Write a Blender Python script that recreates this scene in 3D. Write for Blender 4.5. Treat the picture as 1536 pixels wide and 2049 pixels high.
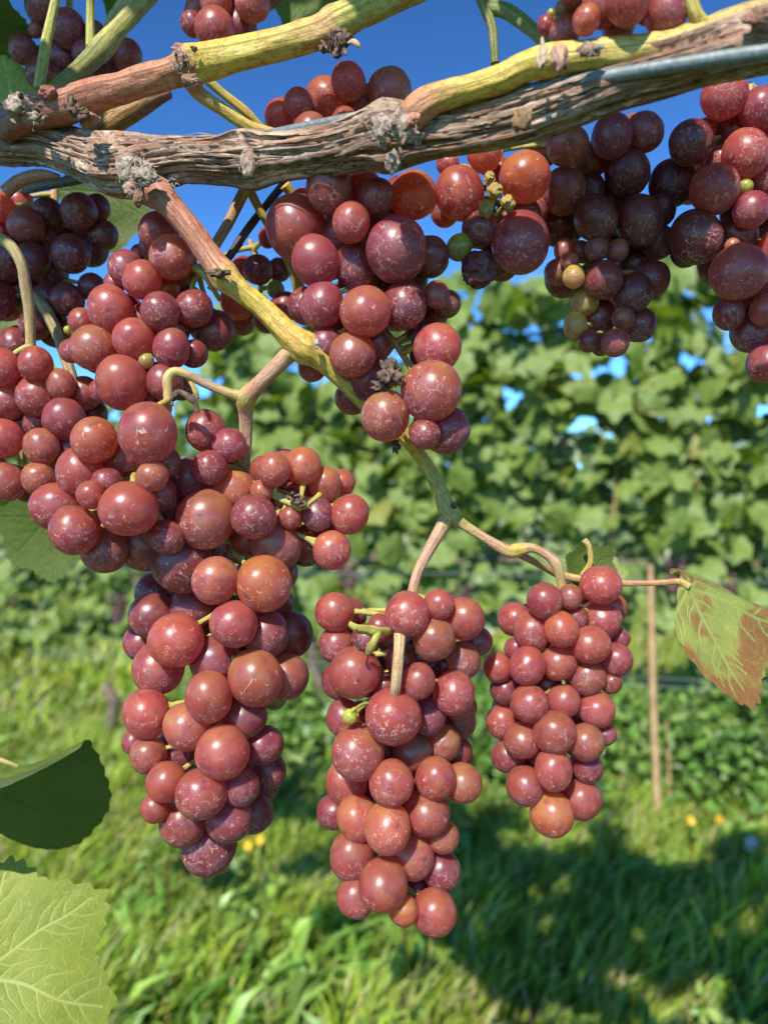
import bpy, math, random
import numpy as np
from mathutils import Vector, Matrix, Euler

random.seed(7)
rng = np.random.default_rng(7)
for o in list(bpy.data.objects):
    bpy.data.objects.remove(o)
scene = bpy.context.scene
COL = scene.collection

# ---------------------------------------------------------------- camera, sky, sun
F = 1540.0            # focal length in photo pixels (1536 x 2049)
CZ = 1.0              # camera height in metres
cam_d = bpy.data.cameras.new('camera')
cam = bpy.data.objects.new('camera', cam_d)
COL.objects.link(cam)
cam.location = (0, 0, CZ)
cam.rotation_euler = (math.radians(90), 0, 0)
cam_d.sensor_fit = 'VERTICAL'
cam_d.sensor_height = 36
cam_d.lens = F / 2049 * 36
cam_d.clip_start = 0.01
cam_d.clip_end = 2000
cam_d.dof.use_dof = True
cam_d.dof.focus_distance = 0.245
cam_d.dof.aperture_fstop = 10.2
scene.camera = cam
scene.render.resolution_x = 767
scene.render.resolution_y = 1024

SUN = Vector((-0.36, -1.0, 0.95)).normalized()      # towards the sun
world = bpy.data.worlds.new('World')
scene.world = world
world.use_nodes = True
wn = world.node_tree
bg = wn.nodes['Background']
sky = wn.nodes.new('ShaderNodeTexSky')
sky.sky_type = 'NISHITA'
sky.sun_disc = False
sky.sun_elevation = math.asin(SUN.z)
sky.sun_rotation = math.atan2(SUN.x, SUN.y)
sky.altitude = 900
sky.air_density = .85
sky.dust_density = 0.0
sky.ozone_density = 3.2
gam = wn.nodes.new('ShaderNodeGamma')
gam.inputs[1].default_value = 1.5
tint = wn.nodes.new('ShaderNodeMix')
tint.data_type = 'RGBA'
tint.blend_type = 'MULTIPLY'
tint.inputs[0].default_value = 1.0
tint.inputs[7].default_value = (.66, 1.0, 1.08, 1)
wn.links.new(sky.outputs[0], gam.inputs[0])
wn.links.new(gam.outputs[0], tint.inputs[6])
wn.links.new(tint.outputs[2], bg.inputs[0])
bg.inputs[1].default_value = 0.068
sun_d = bpy.data.lights.new('sun', 'SUN')
sun_d.energy = 5.0
sun_d.angle = math.radians(0.5)
sun_d.color = (1.0, 0.95, 0.87)
sun = bpy.data.objects.new('sun', sun_d)
COL.objects.link(sun)
sun.rotation_euler = SUN.to_track_quat('Z', 'Y').to_euler()
scene.view_settings.view_transform = 'Standard'
scene.view_settings.look = 'None'
scene.view_settings.exposure = 0.7
scene.view_settings.gamma = 1.0
scene.view_settings.use_curve_mapping = False


def P(x, y, Y):
    """photo pixel + distance -> point in metres"""
    return Vector(((x - 768) / F * Y, Y, CZ + (1024.5 - y) / F * Y))


# ---------------------------------------------------------------- helpers
def link(o, parent=None):
    COL.objects.link(o)
    if parent is not None:
        o.parent = parent
    return o


def tag(o, label=None, cat=None, group=None, kind=None):
    if label: o['label'] = label
    if cat: o['category'] = cat
    if group: o['group'] = group
    if kind: o['kind'] = kind
    return o


def empty(name, loc):
    o = bpy.data.objects.new(name, None)
    o.location = loc
    o.empty_display_size = 0.01
    COL.objects.link(o)
    return o


def mesh_obj(name, verts, faces, mat, parent=None, smooth=True, colors=None, uvs=None, attrs=None):
    me = bpy.data.meshes.new(name)
    verts = np.asarray(verts, dtype=np.float32)
    if isinstance(faces, np.ndarray):
        nv, n = len(verts), len(faces)
        k = faces.shape[1]
        me.vertices.add(nv)
        me.vertices.foreach_set('co', verts.ravel())
        me.loops.add(n * k)
        me.loops.foreach_set('vertex_index', faces.astype(np.int32).ravel())
        me.polygons.add(n)
        me.polygons.foreach_set('loop_start', np.arange(0, n * k, k, dtype=np.int32))
        me.polygons.foreach_set('loop_total', np.full(n, k, dtype=np.int32))
        me.update(calc_edges=True)
    else:
        me.from_pydata([tuple(v) for v in verts], [], faces)
        me.update()
    if smooth:
        me.polygons.foreach_set('use_smooth', np.ones(len(me.polygons), dtype=bool))
    if colors is not None:
        a = me.color_attributes.new('Col', 'FLOAT_COLOR', 'POINT')
        c = np.ones((len(verts), 4), dtype=np.float32)
        c[:, :3] = np.asarray(colors)
        a.data.foreach_set('color', c.ravel())
    if attrs:
        for k_, v_ in attrs.items():
            a = me.attributes.new(k_, 'FLOAT', 'POINT')
            a.data.foreach_set('value', np.asarray(v_, dtype=np.float32))
    if uvs is not None:
        uv = me.uv_layers.new(name='UVMap')
        li = np.empty(len(me.loops), dtype=np.int32)
        me.loops.foreach_get('vertex_index', li)
        uv.data.foreach_set('uv', np.asarray(uvs, dtype=np.float32)[li].ravel())
    me.materials.append(mat)
    o = bpy.data.objects.new(name, me)
    link(o, parent)
    if parent is not None:
        o.matrix_parent_inverse = Matrix.Translation(-Vector(parent.location))
    return o


def _hash(i, j, k, s):
    n = (i * 374761393 + j * 668265263 + k * 2147483647 + s * 1274126177) & 0xffffffff
    n = ((n ^ (n >> 13)) * 1274126177) & 0xffffffff
    return ((n ^ (n >> 16)) & 0xffff) / 65535.0


def vnoise(p, s=0):
    p = np.asarray(p, dtype=np.float64)
    f = np.floor(p).astype(np.int64)
    t = p - f
    t = t * t * (3 - 2 * t)
    r = 0
    for a in (0, 1):
        for b in (0, 1):
            for c in (0, 1):
                w = (t[:, 0] if a else 1 - t[:, 0]) * (t[:, 1] if b else 1 - t[:, 1]) * (t[:, 2] if c else 1 - t[:, 2])
                r = r + w * _hash(f[:, 0] + a, f[:, 1] + b, f[:, 2] + c, s)
    return r * 2 - 1


def fbm(p, o=4, s=0):
    r, a, q = 0, 1.0, np.asarray(p, dtype=np.float64)
    for i in range(o):
        r = r + a * vnoise(q, s + i)
        q = q * 2.03 + 11.3
        a *= 0.5
    return r


def catmull(pts, n):
    """pts: array (k, d); n samples per segment"""
    p = np.asarray(pts, dtype=float)
    p = np.vstack([2 * p[0] - p[1], p, 2 * p[-1] - p[-2]])
    out = []
    for i in range(1, len(p) - 2):
        for t in np.linspace(0, 1, n, endpoint=False):
            a, b, c, d = p[i - 1], p[i], p[i + 1], p[i + 2]
            out.append(0.5 * ((2 * b) + (-a + c) * t + (2 * a - 5 * b + 4 * c - d) * t * t + (-a + 3 * b - 3 * c + d) * t ** 3))
    out.append(p[-2])
    return np.array(out)


def sweep(path, rad, nseg, disp=None, cap=True):
    """path (n,3), rad (n,), returns verts, quads, u(angle 0..1), v(length m)"""
    n = len(path)
    tan = np.gradient(path, axis=0)
    tan /= np.linalg.norm(tan, axis=1)[:, None] + 1e-12
    ref = np.array([0., -1., 0.])
    if abs(tan[0] @ ref) > .9:
        ref = np.array([1., 0., 0.])
    N = np.zeros_like(path)
    v = ref - tan[0] * (ref @ tan[0])
    v /= np.linalg.norm(v)
    for i in range(n):
        v = v - tan[i] * (v @ tan[i])
        v /= np.linalg.norm(v)
        N[i] = v
    B = np.cross(tan, N)
    L = np.concatenate([[0], np.cumsum(np.linalg.norm(np.diff(path, axis=0), axis=1))])
    a = np.arange(nseg) / nseg * 2 * math.pi
    ca, sa = np.cos(a), np.sin(a)
    u = np.tile(np.arange(nseg) / nseg, n)
    vv = np.repeat(L, nseg)
    r = np.repeat(rad, nseg)
    dirs = (N[:, None, :] * ca[None, :, None] + B[:, None, :] * sa[None, :, None]).reshape(-1, 3)
    if disp is not None:
        r = r + disp(u, vv, r)
    verts = np.repeat(path, nseg, axis=0) + dirs * r[:, None]
    i = np.arange(n - 1)[:, None] * nseg
    j = np.arange(nseg)[None, :]
    jn = (j + 1) % nseg
    q = np.stack([i + j, i + jn, i + nseg + jn, i + nseg + j], axis=-1).reshape(-1, 4)
    return verts, q, u, vv


def tube(name, pts, mat, parent=None, cols=None, nseg=14, sub=8, rough=0.05, bumps=(), seed=0, kind=None):
    """pts: (px, py, half width px, depth Y). cols: list of (t, rgb)"""
    w = []
    for (x, y, hw, Y) in pts:
        p = P(x, y, Y)
        w.append((p.x, p.y, p.z, hw * Y / F))
    c = catmull(w, sub)
    path, rad = c[:, :3], np.maximum(c[:, 3], 1e-5)
    n = len(path)
    t = np.linspace(0, 1, n)
    for (bt, ba, bw) in bumps:
        rad = rad * (1 + ba * np.exp(-((t - bt) / bw) ** 2))
    # round the ends
    path = np.vstack([path[0], path, path[-1]])
    rad = np.concatenate([[rad[0] * .02], rad, [rad[-1] * .02]])
    t = np.concatenate([[0], t, [1]])

    def disp(u, v, r):
        q = np.stack([np.cos(u * 2 * math.pi) * 1.3, np.sin(u * 2 * math.pi) * 1.3, v * 90 + seed * 7.1], axis=1)
        return r * (rough * fbm(q, 3, seed) + (.022 * np.sin(u * 2 * math.pi * 7 + seed + 2 * np.sin(v * 25)) + .012 * np.sin(u * 2 * math.pi * 13 + v * 40) if nseg >= 26 else 0))
    verts, quads, u, v = sweep(path, rad, nseg, disp)
    col = None
    if cols is not None:
        ts = [a for a, _ in cols]
        cc = np.array([b for _, b in cols])
        col = np.stack([np.interp(np.repeat(t, nseg), ts, cc[:, k]) for k in range(3)], axis=1)
    o = mesh_obj(name, verts, quads, mat, parent, True, col, np.stack([u, v * 100], axis=1))
    if kind: o['kind'] = kind
    return o


# ---------------------------------------------------------------- materials
def new_mat(name):
    m = bpy.data.materials.new(name)
    m.use_nodes = True
    nt = m.node_tree
    b = nt.nodes['Principled BSDF']
    return m, nt, b


class NT:
    def __init__(s, nt): s.nt = nt
    def n(s, t, **kw):
        x = s.nt.nodes.new(t)
        for k, v in kw.items():
            if k.startswith('i_'):
                x.inputs[k[2:].replace('_', ' ')].default_value = v
            else:
                setattr(x, k, v)
        return x
    def l(s, a, b): s.nt.links.new(a, b)
    def math(s, op, a, b=None, clamp=False):
        m = s.nt.nodes.new('ShaderNodeMath'); m.operation = op; m.use_clamp = clamp
        for i, v in enumerate((a, b)):
            if v is None: continue
            if isinstance(v, (int, float)): m.inputs[i].default_value = v
            else: s.l(v, m.inputs[i])
        return m.outputs[0]
    def ramp(s, v, lo, hi, a=0.0, b=1.0):
        m = s.nt.nodes.new('ShaderNodeMapRange'); m.interpolation_type = 'SMOOTHSTEP'
        s.l(v, m.inputs[0])
        m.inputs[1].default_value = lo; m.inputs[2].default_value = hi
        m.inputs[3].default_value = a; m.inputs[4].default_value = b
        return m.outputs[0]
    def mix(s, f, a, b, blend='MIX'):
        m = s.nt.nodes.new('ShaderNodeMix'); m.data_type = 'RGBA'; m.blend_type = blend
        if isinstance(f, (int, float)): m.inputs[0].default_value = f
        else: s.l(f, m.inputs[0])
        for i, v in ((6, a), (7, b)):
            if isinstance(v, tuple): m.inputs[i].default_value = v if len(v) == 4 else v + (1,)
            else: s.l(v, m.inputs[i])
        return m.outputs[2]
    def noise(s, vec, scale, detail=3, rough=.55, dist=0):
        x = s.n('ShaderNodeTexNoise')
        x.inputs['Scale'].default_value = scale; x.inputs['Detail'].default_value = detail
        x.inputs['Roughness'].default_value = rough; x.inputs['Distortion'].default_value = dist
        if vec is not None: s.l(vec, x.inputs['Vector'])
        return x
    def vor(s, vec, scale, feature='F1'):
        x = s.n('ShaderNodeTexVoronoi'); x.feature = feature
        x.inputs['Scale'].default_value = scale
        s.l(vec, x.inputs['Vector'])
        return x
    def mapping(s, vec, scale=(1, 1, 1)):
        x = s.n('ShaderNodeMapping'); x.inputs['Scale'].default_value = scale
        s.l(vec, x.inputs['Vector'])
        return x.outputs[0]
    def bump(s, h, strength, dist, normal=None):
        x = s.n('ShaderNodeBump'); x.inputs['Strength'].default_value = strength; x.inputs['Distance'].default_value = dist
        s.l(h, x.inputs['Height'])
        if normal is not None: s.l(normal, x.inputs['Normal'])
        return x.outputs[0]


def grape_material():
    m, nt, b = new_mat('grape_skin')
    g = NT(nt)
    tc = g.n('ShaderNodeTexCoord')
    oi = g.n('ShaderNodeObjectInfo')
    off = g.n('ShaderNodeVectorMath', operation='ADD')
    sc = g.n('ShaderNodeVectorMath', operation='SCALE')
    cmb = g.n('ShaderNodeCombineXYZ')
    g.l(oi.outputs['Random'], cmb.inputs[0]); g.l(g.math('MULTIPLY', oi.outputs['Random'], 3.7), cmb.inputs[1]); g.l(g.math('MULTIPLY', oi.outputs['Random'], 7.9), cmb.inputs[2])
    g.l(cmb.outputs[0], sc.inputs[0]); sc.inputs[3].default_value = 60
    g.l(tc.outputs['Object'], off.inputs[0]); g.l(sc.outputs[0], off.inputs[1])
    V = off.outputs[0]
    sep = g.n('ShaderNodeSeparateXYZ'); g.l(tc.outputs['Object'], sep.inputs[0])
    sepc = g.n('ShaderNodeSeparateColor'); g.l(oi.outputs['Color'], sepc.inputs[0])
    base = oi.outputs['Color']
    # warm / cool patches over the berry
    n1 = g.noise(V, 1.1, 3, .55).outputs[0]
    warm = g.mix(g.ramp(n1, .42, .7), base, g.mix(1.0, base, (1.12, 1.35, 1.0), 'MULTIPLY'))
    n2 = g.noise(V, 1.7, 4, .6, .3).outputs[0]
    cool = g.mix(g.ramp(n2, .5, .72, 0, .75), warm, g.mix(1.0, base, (.62, .5, 1.05), 'MULTIPLY'))
    # sun-bleached olive-brown above, crimson below
    zg = g.math('ADD', sep.outputs[2], g.math('MULTIPLY', g.math('SUBTRACT', g.noise(V, 1.6, 3).outputs[0], .5), 2.6))
    cool = g.mix(g.ramp(zg, .1, 1.0, 0, .75), cool, g.mix(1.0, cool, (.98, 1.55, 1.0), 'MULTIPLY'))
    cool = g.mix(g.ramp(zg, -.15, -.95, 0, .8), cool, g.mix(1.0, cool, (.78, .55, 1.0), 'MULTIPLY'))
    # fine mottling
    n3 = g.noise(V, 9, 5, .7).outputs[0]
    mott = g.mix(g.ramp(n3, .5, .75, 0, .35), cool, g.mix(1.0, cool, (.55, .5, .55), 'MULTIPLY'))
    n3b = g.noise(V, 14, 4, .7).outputs[0]
    mott = g.mix(g.ramp(n3b, .55, .75, 0, .12), mott, (.55, .32, .25))
    # bloom: waxy lilac film in patches, stronger below
    nb = g.noise(V, 2.3, 6, .62, .4).outputs[0]
    grad = g.math('MULTIPLY', sep.outputs[2], -.16)
    bm = g.ramp(g.math('ADD', nb, grad), .50, .60, 0, 1)
    nb2 = g.noise(V, 22, 3, .6).outputs[0]
    bm = g.math('MULTIPLY', bm, g.ramp(nb2, .35, .6, .45, 1))
    bloom = g.mix(g.math('MULTIPLY', bm, .36), mott, (.32, .17, .20))
    # lenticels
    vd = g.vor(V, 7)
    dotm = g.math('MULTIPLY', g.ramp(vd.outputs['Distance'], .035, .07, 1, 0), g.ramp(g.noise(V, 1.9, 1).outputs[0], .42, .55))
    c1 = g.mix(g.math('MULTIPLY', dotm, .7), bloom, (.05, .022, .02))
    # stylar scar at the -Y pole
    sv = g.n('ShaderNodeVectorMath', operation='DISTANCE'); g.l(tc.outputs['Object'], sv.inputs[0]); sv.inputs[1].default_value = (0.0, -1.0, 0.0)
    nsd = g.math('ADD', sv.outputs['Value'], g.math('MULTIPLY', g.noise(V, 8, 3).outputs[0], .12))
    smudge = g.ramp(nsd, .10, .3, .4, 0)
    c1b = g.mix(smudge, c1, (.13, .07, .05))
    scar = g.ramp(sv.outputs['Value'], .03, .055, 1, 0)
    c2 = g.mix(g.math('MULTIPLY', scar, .9), c1b, (.035, .018, .012))
    # russet crackle: short crooked corky lines
    dn = g.noise(V, 4.5, 3, .55)
    dv = g.n('ShaderNodeVectorMath', operation='SCALE'); g.l(dn.outputs['Color'], dv.inputs[0]); dv.inputs[3].default_value = .30
    V2 = g.n('ShaderNodeVectorMath', operation='ADD'); g.l(V, V2.inputs[0]); g.l(dv.outputs[0], V2.inputs[1])
    ve = g.vor(V2.outputs[0], 1.9, 'DISTANCE_TO_EDGE')
    ve2 = g.vor(V2.outputs[0], 4.2, 'DISTANCE_TO_EDGE')
    nm = g.noise(V, 2.6, 4, .7).outputs[0]
    low = g.math('MULTIPLY', sep.outputs[2], -.17)
    rnd = g.math('MULTIPLY', oi.outputs['Alpha'], .10)
    msk = g.math('ADD', g.math('ADD', nm, low), rnd)
    m1 = g.ramp(msk, .51, .55)
    m2 = g.ramp(msk, .58, .61)
    l1 = g.math('MULTIPLY', g.ramp(ve.outputs['Distance'], .008, .024, 1, 0), m1)
    l2 = g.math('MULTIPLY', g.ramp(ve2.outputs['Distance'], .009, .034, 1, 0), m2)
    crack = g.math('MAXIMUM', l1, l2)
    cbr = g.noise(V, 5.5, 3).outputs[0]
    crack = g.math('MULTIPLY', crack, g.ramp(cbr, .49, .53, 0, 1))
    c3 = g.mix(g.math('MULTIPLY', crack, .86), c2, (.72, .50, .40))
    g.l(c3, b.inputs['Base Color'])
    r0 = g.math('ADD', .36, g.math('MULTIPLY', bm, .16))
    r1 = g.math('ADD', r0, g.math('MULTIPLY', crack, .2))
    r2 = g.math('ADD', r1, g.math('MULTIPLY', g.math('SUBTRACT', n3, .5), .2))
    g.l(r2, b.inputs['Roughness'])
    b.inputs['Specular IOR Level'].default_value = .6
    b.inputs['Subsurface Weight'].default_value = .85
    b.inputs['Subsurface Radius'].default_value = (1.0, .24, .10)
    b.inputs['Subsurface Scale'].default_value = .0065
    b.inputs['Coat Weight'].default_value = .22
    b.inputs['Coat Roughness'].default_value = .24
    bh = g.math('ADD', g.math('MULTIPLY', crack, .8), g.math('MULTIPLY', n3, .25))
    bh = g.math('SUBTRACT', bh, g.math('MULTIPLY', scar, 1.5))
    g.l(g.bump(bh, .5, .00012), b.inputs['Normal'])
    # thin skin over juicy flesh: part of the light passes through the berry
    tr = g.n('ShaderNodeBsdfTranslucent')
    g.l(g.mix(1.0, g.mix(g.math('MULTIPLY', crack, .5), mott, c3), (2.9, 2.6, 2.7), 'MULTIPLY'), tr.inputs[0])
    mx = g.n('ShaderNodeMixShader'); mx.inputs[0].default_value = .31
    g.l(b.outputs[0], mx.inputs[1]); g.l(tr.outputs[0], mx.inputs[2])
    g.l(mx.outputs[0], nt.nodes['Material Output'].inputs[0])
    return m


def stem_material():
    m, nt, b = new_mat('green_stem')
    g = NT(nt)
    at = g.n('ShaderNodeAttribute', attribute_name='Col')
    uv = g.n('ShaderNodeUVMap')
    tc = g.n('ShaderNodeTexCoord')
    st = g.mapping(uv.outputs[0], (26, 1.2, 1))
    n1 = g.noise(st, 1, 4, .6).outputs[0]
    c = g.mix(g.ramp(n1, .40, .60, 0, .7), at.outputs[0], g.mix(1.0, at.outputs[0], (1.35, 1.3, 1.4), 'MULTIPLY'))
    st2 = g.mapping(uv.outputs[0], (14, 3.0, 1))
    n2 = g.noise(st2, 1, 5, .7).outputs[0]
    c = g.mix(g.ramp(n2, .46, .62, 0, .8), c, g.mix(1.0, c, (.62, .45, .38), 'MULTIPLY'))
    n4 = g.noise(tc.outputs['Object'], 95, 5, .65).outputs[0]
    c = g.mix(g.ramp(n4, .5, .7, 0, .45), c, g.mix(1.0, c, (.95, .62, .5), 'MULTIPLY'))
    v = g.vor(tc.outputs['Object'], 900)
    nm = g.noise(tc.outputs['Object'], 60, 2).outputs[0]
    sp = g.math('MULTIPLY', g.ramp(v.outputs['Distance'], .14, .26, 1, 0), g.ramp(nm, .42, .55))
    c = g.mix(g.math('MULTIPLY', sp, .75), c, (.10, .035, .02))
    g.l(c, b.inputs['Base Color'])
    b.inputs['Roughness'].default_value = .55
    b.inputs['Subsurface Weight'].default_value = .12
    b.inputs['Subsurface Radius'].default_value = (.6, .5, .15)
    b.inputs['Subsurface Scale'].default_value = .002
    h = g.math('ADD', g.math('MULTIPLY', n1, .7), g.math('MULTIPLY', g.noise(tc.outputs['Object'], 1500, 3).outputs[0], .35))
    g.l(g.bump(h, .9, .0005), b.inputs['Normal'])
    return m


def bark_material():
    m, nt, b = new_mat('old_bark')
    g = NT(nt)
    uv = g.n('ShaderNodeUVMap')
    tc = g.n('ShaderNodeTexCoord')
    at = g.n('ShaderNodeAttribute', attribute_name='Col')
    wob = g.noise(tc.outputs['Object'], 60, 3)
    ad = g.n('ShaderNodeVectorMath', operation='MULTIPLY_ADD')
    g.l(wob.outputs['Color'], ad.inputs[0]); ad.inputs[1].default_value = (.06, .5, 0); g.l(uv.outputs[0], ad.inputs[2])
    st = g.mapping(ad.outputs[0], (34, .9, 1))
    n1 = g.noise(st, 1, 6, .65).outputs[0]
    stf = g.mapping(ad.outputs[0], (110, 3.5, 1))
    n1f = g.noise(stf, 1, 4, .7).outputs[0]
    n2 = g.noise(tc.outputs['Object'], 55, 4, .6).outputs[0]
    c = g.mix(g.ramp(n2, .35, .65), (.24, .155, .11), (.46, .36, .29))
    c = g.mix(g.ramp(g.noise(st, .45, 3, .5, .3).outputs[0], .52, .66), c, (.30, .15, .09))
    c = g.mix(g.ramp(n1, .54, .66, 0, .9), c, (.66, .55, .46))
    c = g.mix(g.ramp(n1f, .38, .52, .7, 0), c, (.055, .036, .028))
    c = g.mix(g.ramp(n1, .30, .44, .95, 0), c, (.022, .014, .011))
    c = g.mix(1.0, c, at.outputs[0], 'MULTIPLY')
    g.l(c, b.inputs['Base Color'])
    b.inputs['Roughness'].default_value = .85
    h = g.math('ADD', g.math('MULTIPLY', n1, 1.0), g.math('MULTIPLY', n1f, .5))
    g.l(g.bump(h, .9, .0011), b.inputs['Normal'])
    return m


def wool_material():
    m, nt, b = new_mat('felt_wool')
    g = NT(nt)
    tc = g.n('ShaderNodeTexCoord')
    n = g.noise(tc.outputs['Object'], 500, 5, .7).outputs[0]
    n2 = g.noise(tc.outputs['Object'], 160, 3, .6).outputs[0]
    c = g.mix(g.ramp(n, .38, .62), (.13, .08, .055), (.42, .35, .27))
    c = g.mix(g.ramp(n2, .52, .66, 0, .85), c, (.28, .13, .08))
    g.l(c, b.inputs['Base Color'])
    b.inputs['Roughness'].default_value = .95
    g.l(g.bump(n, 1.0, .001), b.inputs['Normal'])
    return m


def leaf_material(name, top, under, vein, blotch=None, trans=.4, veinattr=True, fine=True, oval=None):
    m, nt, b = new_mat(name)
    g = NT(nt)
    out = nt.nodes['Material Output']
    tc = g.n('ShaderNodeTexCoord')
    oi = g.n('ShaderNodeObjectInfo')
    geo = g.n('ShaderNodeNewGeometry')
    n1 = g.noise(tc.outputs['Object'], 70 if fine else 16, 4, .6).outputs[0]
    c = g.mix(g.ramp(n1, .35, .68), top, tuple(v * k for v, k in zip(top, (1.55, 1.3, 1.2))))
    if oval is not None:      # each leaf of the row has its own tone
        c = g.mix(g.ramp(oi.outputs['Random'], 0, 1, 0, .8), c, oval)
        c = g.mix(g.ramp(oi.outputs['Random'], .955, .985), c, (.34, .26, .035))
    if blotch is not None:
        bn = g.noise(tc.outputs['Object'], 60, 3, .5, .2).outputs[0]
        mk = g.ramp(bn, .41, .55)
        if veinattr:
            v0 = g.n('ShaderNodeAttribute', attribute_name='vdist')
            mk = g.math('MULTIPLY', mk, g.ramp(v0.outputs['Fac'], .0002, .0006))
        c = g.mix(g.math('MULTIPLY', mk, .95), c, blotch)
    c = g.mix(geo.outputs['Backfacing'], c, g.mix(.2 if blotch else .6, c, under))
    h = n1
    if veinattr:
        va = g.n('ShaderNodeAttribute', attribute_name='vein')
        dn = g.noise(tc.outputs['Object'], 200, 3)
        dv = g.n('ShaderNodeVectorMath', operation='MULTIPLY_ADD'); g.l(dn.outputs['Color'], dv.inputs[0]); dv.inputs[1].default_value = (.004,) * 3; g.l(tc.outputs['Object'], dv.inputs[2])
        ve = g.vor(dv.outputs[0], 210, 'DISTANCE_TO_EDGE')
        ve2 = g.vor(dv.outputs[0], 620, 'DISTANCE_TO_EDGE')
        net = g.math('MAXIMUM', g.ramp(ve.outputs['Distance'], .012, .05, .42, 0), g.ramp(ve2.outputs['Distance'], .02, .09, .16, 0))
        f = g.math('MAXIMUM', va.outputs['Fac'], net)
        c = g.mix(g.math('MULTIPLY', f, .85), c, vein)
        h = g.math('ADD', g.math('MULTIPLY', f, 1.0), g.math('MULTIPLY', n1, .5))
    g.l(c, b.inputs['Base Color'])
    b.inputs['Roughness'].default_value = .55 if fine else .40
    b.inputs['Specular IOR Level'].default_value = .35 if fine else .5
    g.l(g.bump(h, .6, .0004 if fine else .004), b.inputs['Normal'])
    tr = g.n('ShaderNodeBsdfTranslucent')
    g.l(g.mix(1.0, c, (1.25, 1.25, .35), 'MULTIPLY'), tr.inputs[0])
    mx = g.n('ShaderNodeMixShader'); mx.inputs[0].default_value = trans
    g.l(b.outputs[0], mx.inputs[1]); g.l(tr.outputs[0], mx.inputs[2])
    g.l(mx.outputs[0], out.inputs[0])
    return m


def simple_mat(name, col, rough=.6, metal=0, nscale=40, col2=None, bump=0, spec=.5):
    m, nt, b = new_mat(name)
    g = NT(nt)
    tc = g.n('ShaderNodeTexCoord')
    n = g.noise(tc.outputs['Object'], nscale, 4, .6).outputs[0]
    col2 = col2 or tuple(v * .6 for v in col)
    g.l(g.mix(g.ramp(n, .35, .65), col, col2), b.inputs['Base Color'])
    b.inputs['Roughness'].default_value = rough
    b.inputs['Metallic'].default_value = metal
    b.inputs['Specular IOR Level'].default_value = spec
    if bump:
        g.l(g.bump(n, .6, bump), b.inputs['Normal'])
    return m


def grass_material():
    m, nt, b = new_mat('grass_blades')
    g = NT(nt)
    out = nt.nodes['Material Output']
    at = g.n('ShaderNodeAttribute', attribute_name='Col')
    g.l(at.outputs[0], b.inputs['Base Color'])
    b.inputs['Roughness'].default_value = .4
    tr = g.n('ShaderNodeBsdfTranslucent'); g.l(g.mix(1.0, at.outputs[0], (1.2, 1.25, .5), 'MULTIPLY'), tr.inputs[0])
    mx = g.n('ShaderNodeMixShader'); mx.inputs[0].default_value = .35
    g.l(b.outputs[0], mx.inputs[1]); g.l(tr.outputs[0], mx.inputs[2]); g.l(mx.outputs[0], out.inputs[0])
    return m


M_GRAPE = grape_material()
M_STEM = stem_material()
M_BARK = bark_material()
M_WOOL = wool_material()
M_WIRE = simple_mat('galvanised_wire', (.17, .205, .205), .55, .2, 700, (.10, .125, .125), .0002)
M_DRY = simple_mat('dry_brown', (.16, .09, .055), .8, 0, 500, (.04, .022, .016), .0004)
M_SHRIV = simple_mat('shrivelled_skin', (.16, .035, .035), .3, 0, 300, (.07, .018, .02), .0002)
M_SHRIVG = simple_mat('shrivelled_green', (.36, .30, .07), .28, 0, 400, (.28, .14, .05), .0002)
M_LEAF_ROW = leaf_material('row_leaf', (.13, .22, .025), (.20, .28, .08), (.3, .35, .15), None, .35, False, False, (.24, .32, .05))
M_LEAF_FAR = leaf_material('far_leaf', (.11, .195, .025), (.15, .21, .11), (.3, .35, .15), None, .28, False, False)
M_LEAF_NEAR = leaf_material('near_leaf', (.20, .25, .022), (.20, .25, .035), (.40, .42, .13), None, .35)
M_LEAF_DARK = leaf_material('shaded_leaf', (.09, .13, .02), (.10, .14, .03), (.07, .11, .02), None, .35)  # darker leaf green, with shade put into the colour
M_LEAF_RED = leaf_material('autumn_leaf', (.20, .25, .05), (.22, .22, .07), (.24, .28, .07), (.22, .05, .02), .25)
M_LEAF_PALE = leaf_material('lit_pale_leaf', (.20, .28, .05), (.24, .3, .1), (.5, .52, .25), None, .4)
M_GRASS = grass_material()
M_TRUNK = simple_mat('vine_trunk_bark', (.20, .15, .11), .9, 0, 30, (.07, .05, .035), .004)
M_CANE = simple_mat('dry_cane', (.42, .27, .13), .6, 0, 25, (.30, .18, .08), .001)
M_WHITE = simple_mat('white_plastic', (.50, .47, .42), .5, 0, 20, (.36, .33, .28))
M_YELLOW = simple_mat('yellow_petal', (.65, .45, .02), .5, 0, 80, (.6, .33, .01))
M_FARGRAPE = simple_mat('far_grape_skin', (.13, .05, .055), .38, 0, 60, (.06, .025, .035))


def ground_material():
    m, nt, b = new_mat('grassy_soil')
    g = NT(nt)
    tc = g.n('ShaderNodeTexCoord')
    n1 = g.noise(tc.outputs['Object'], 1.3, 5, .65).outputs[0]
    n2 = g.noise(tc.outputs['Object'], 22, 4, .7).outputs[0]
    c = g.mix(g.ramp(n2, .35, .7), (.035, .06, .014), (.10, .16, .03))
    c = g.mix(g.ramp(n1, .55, .7, 0, .6), c, (.13, .10, .06))
    g.l(c, b.inputs['Base Color'])
    b.inputs['Roughness'].default_value = .95
    g.l(g.bump(n2, 1, .02), b.inputs['Normal'])
    return m


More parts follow.
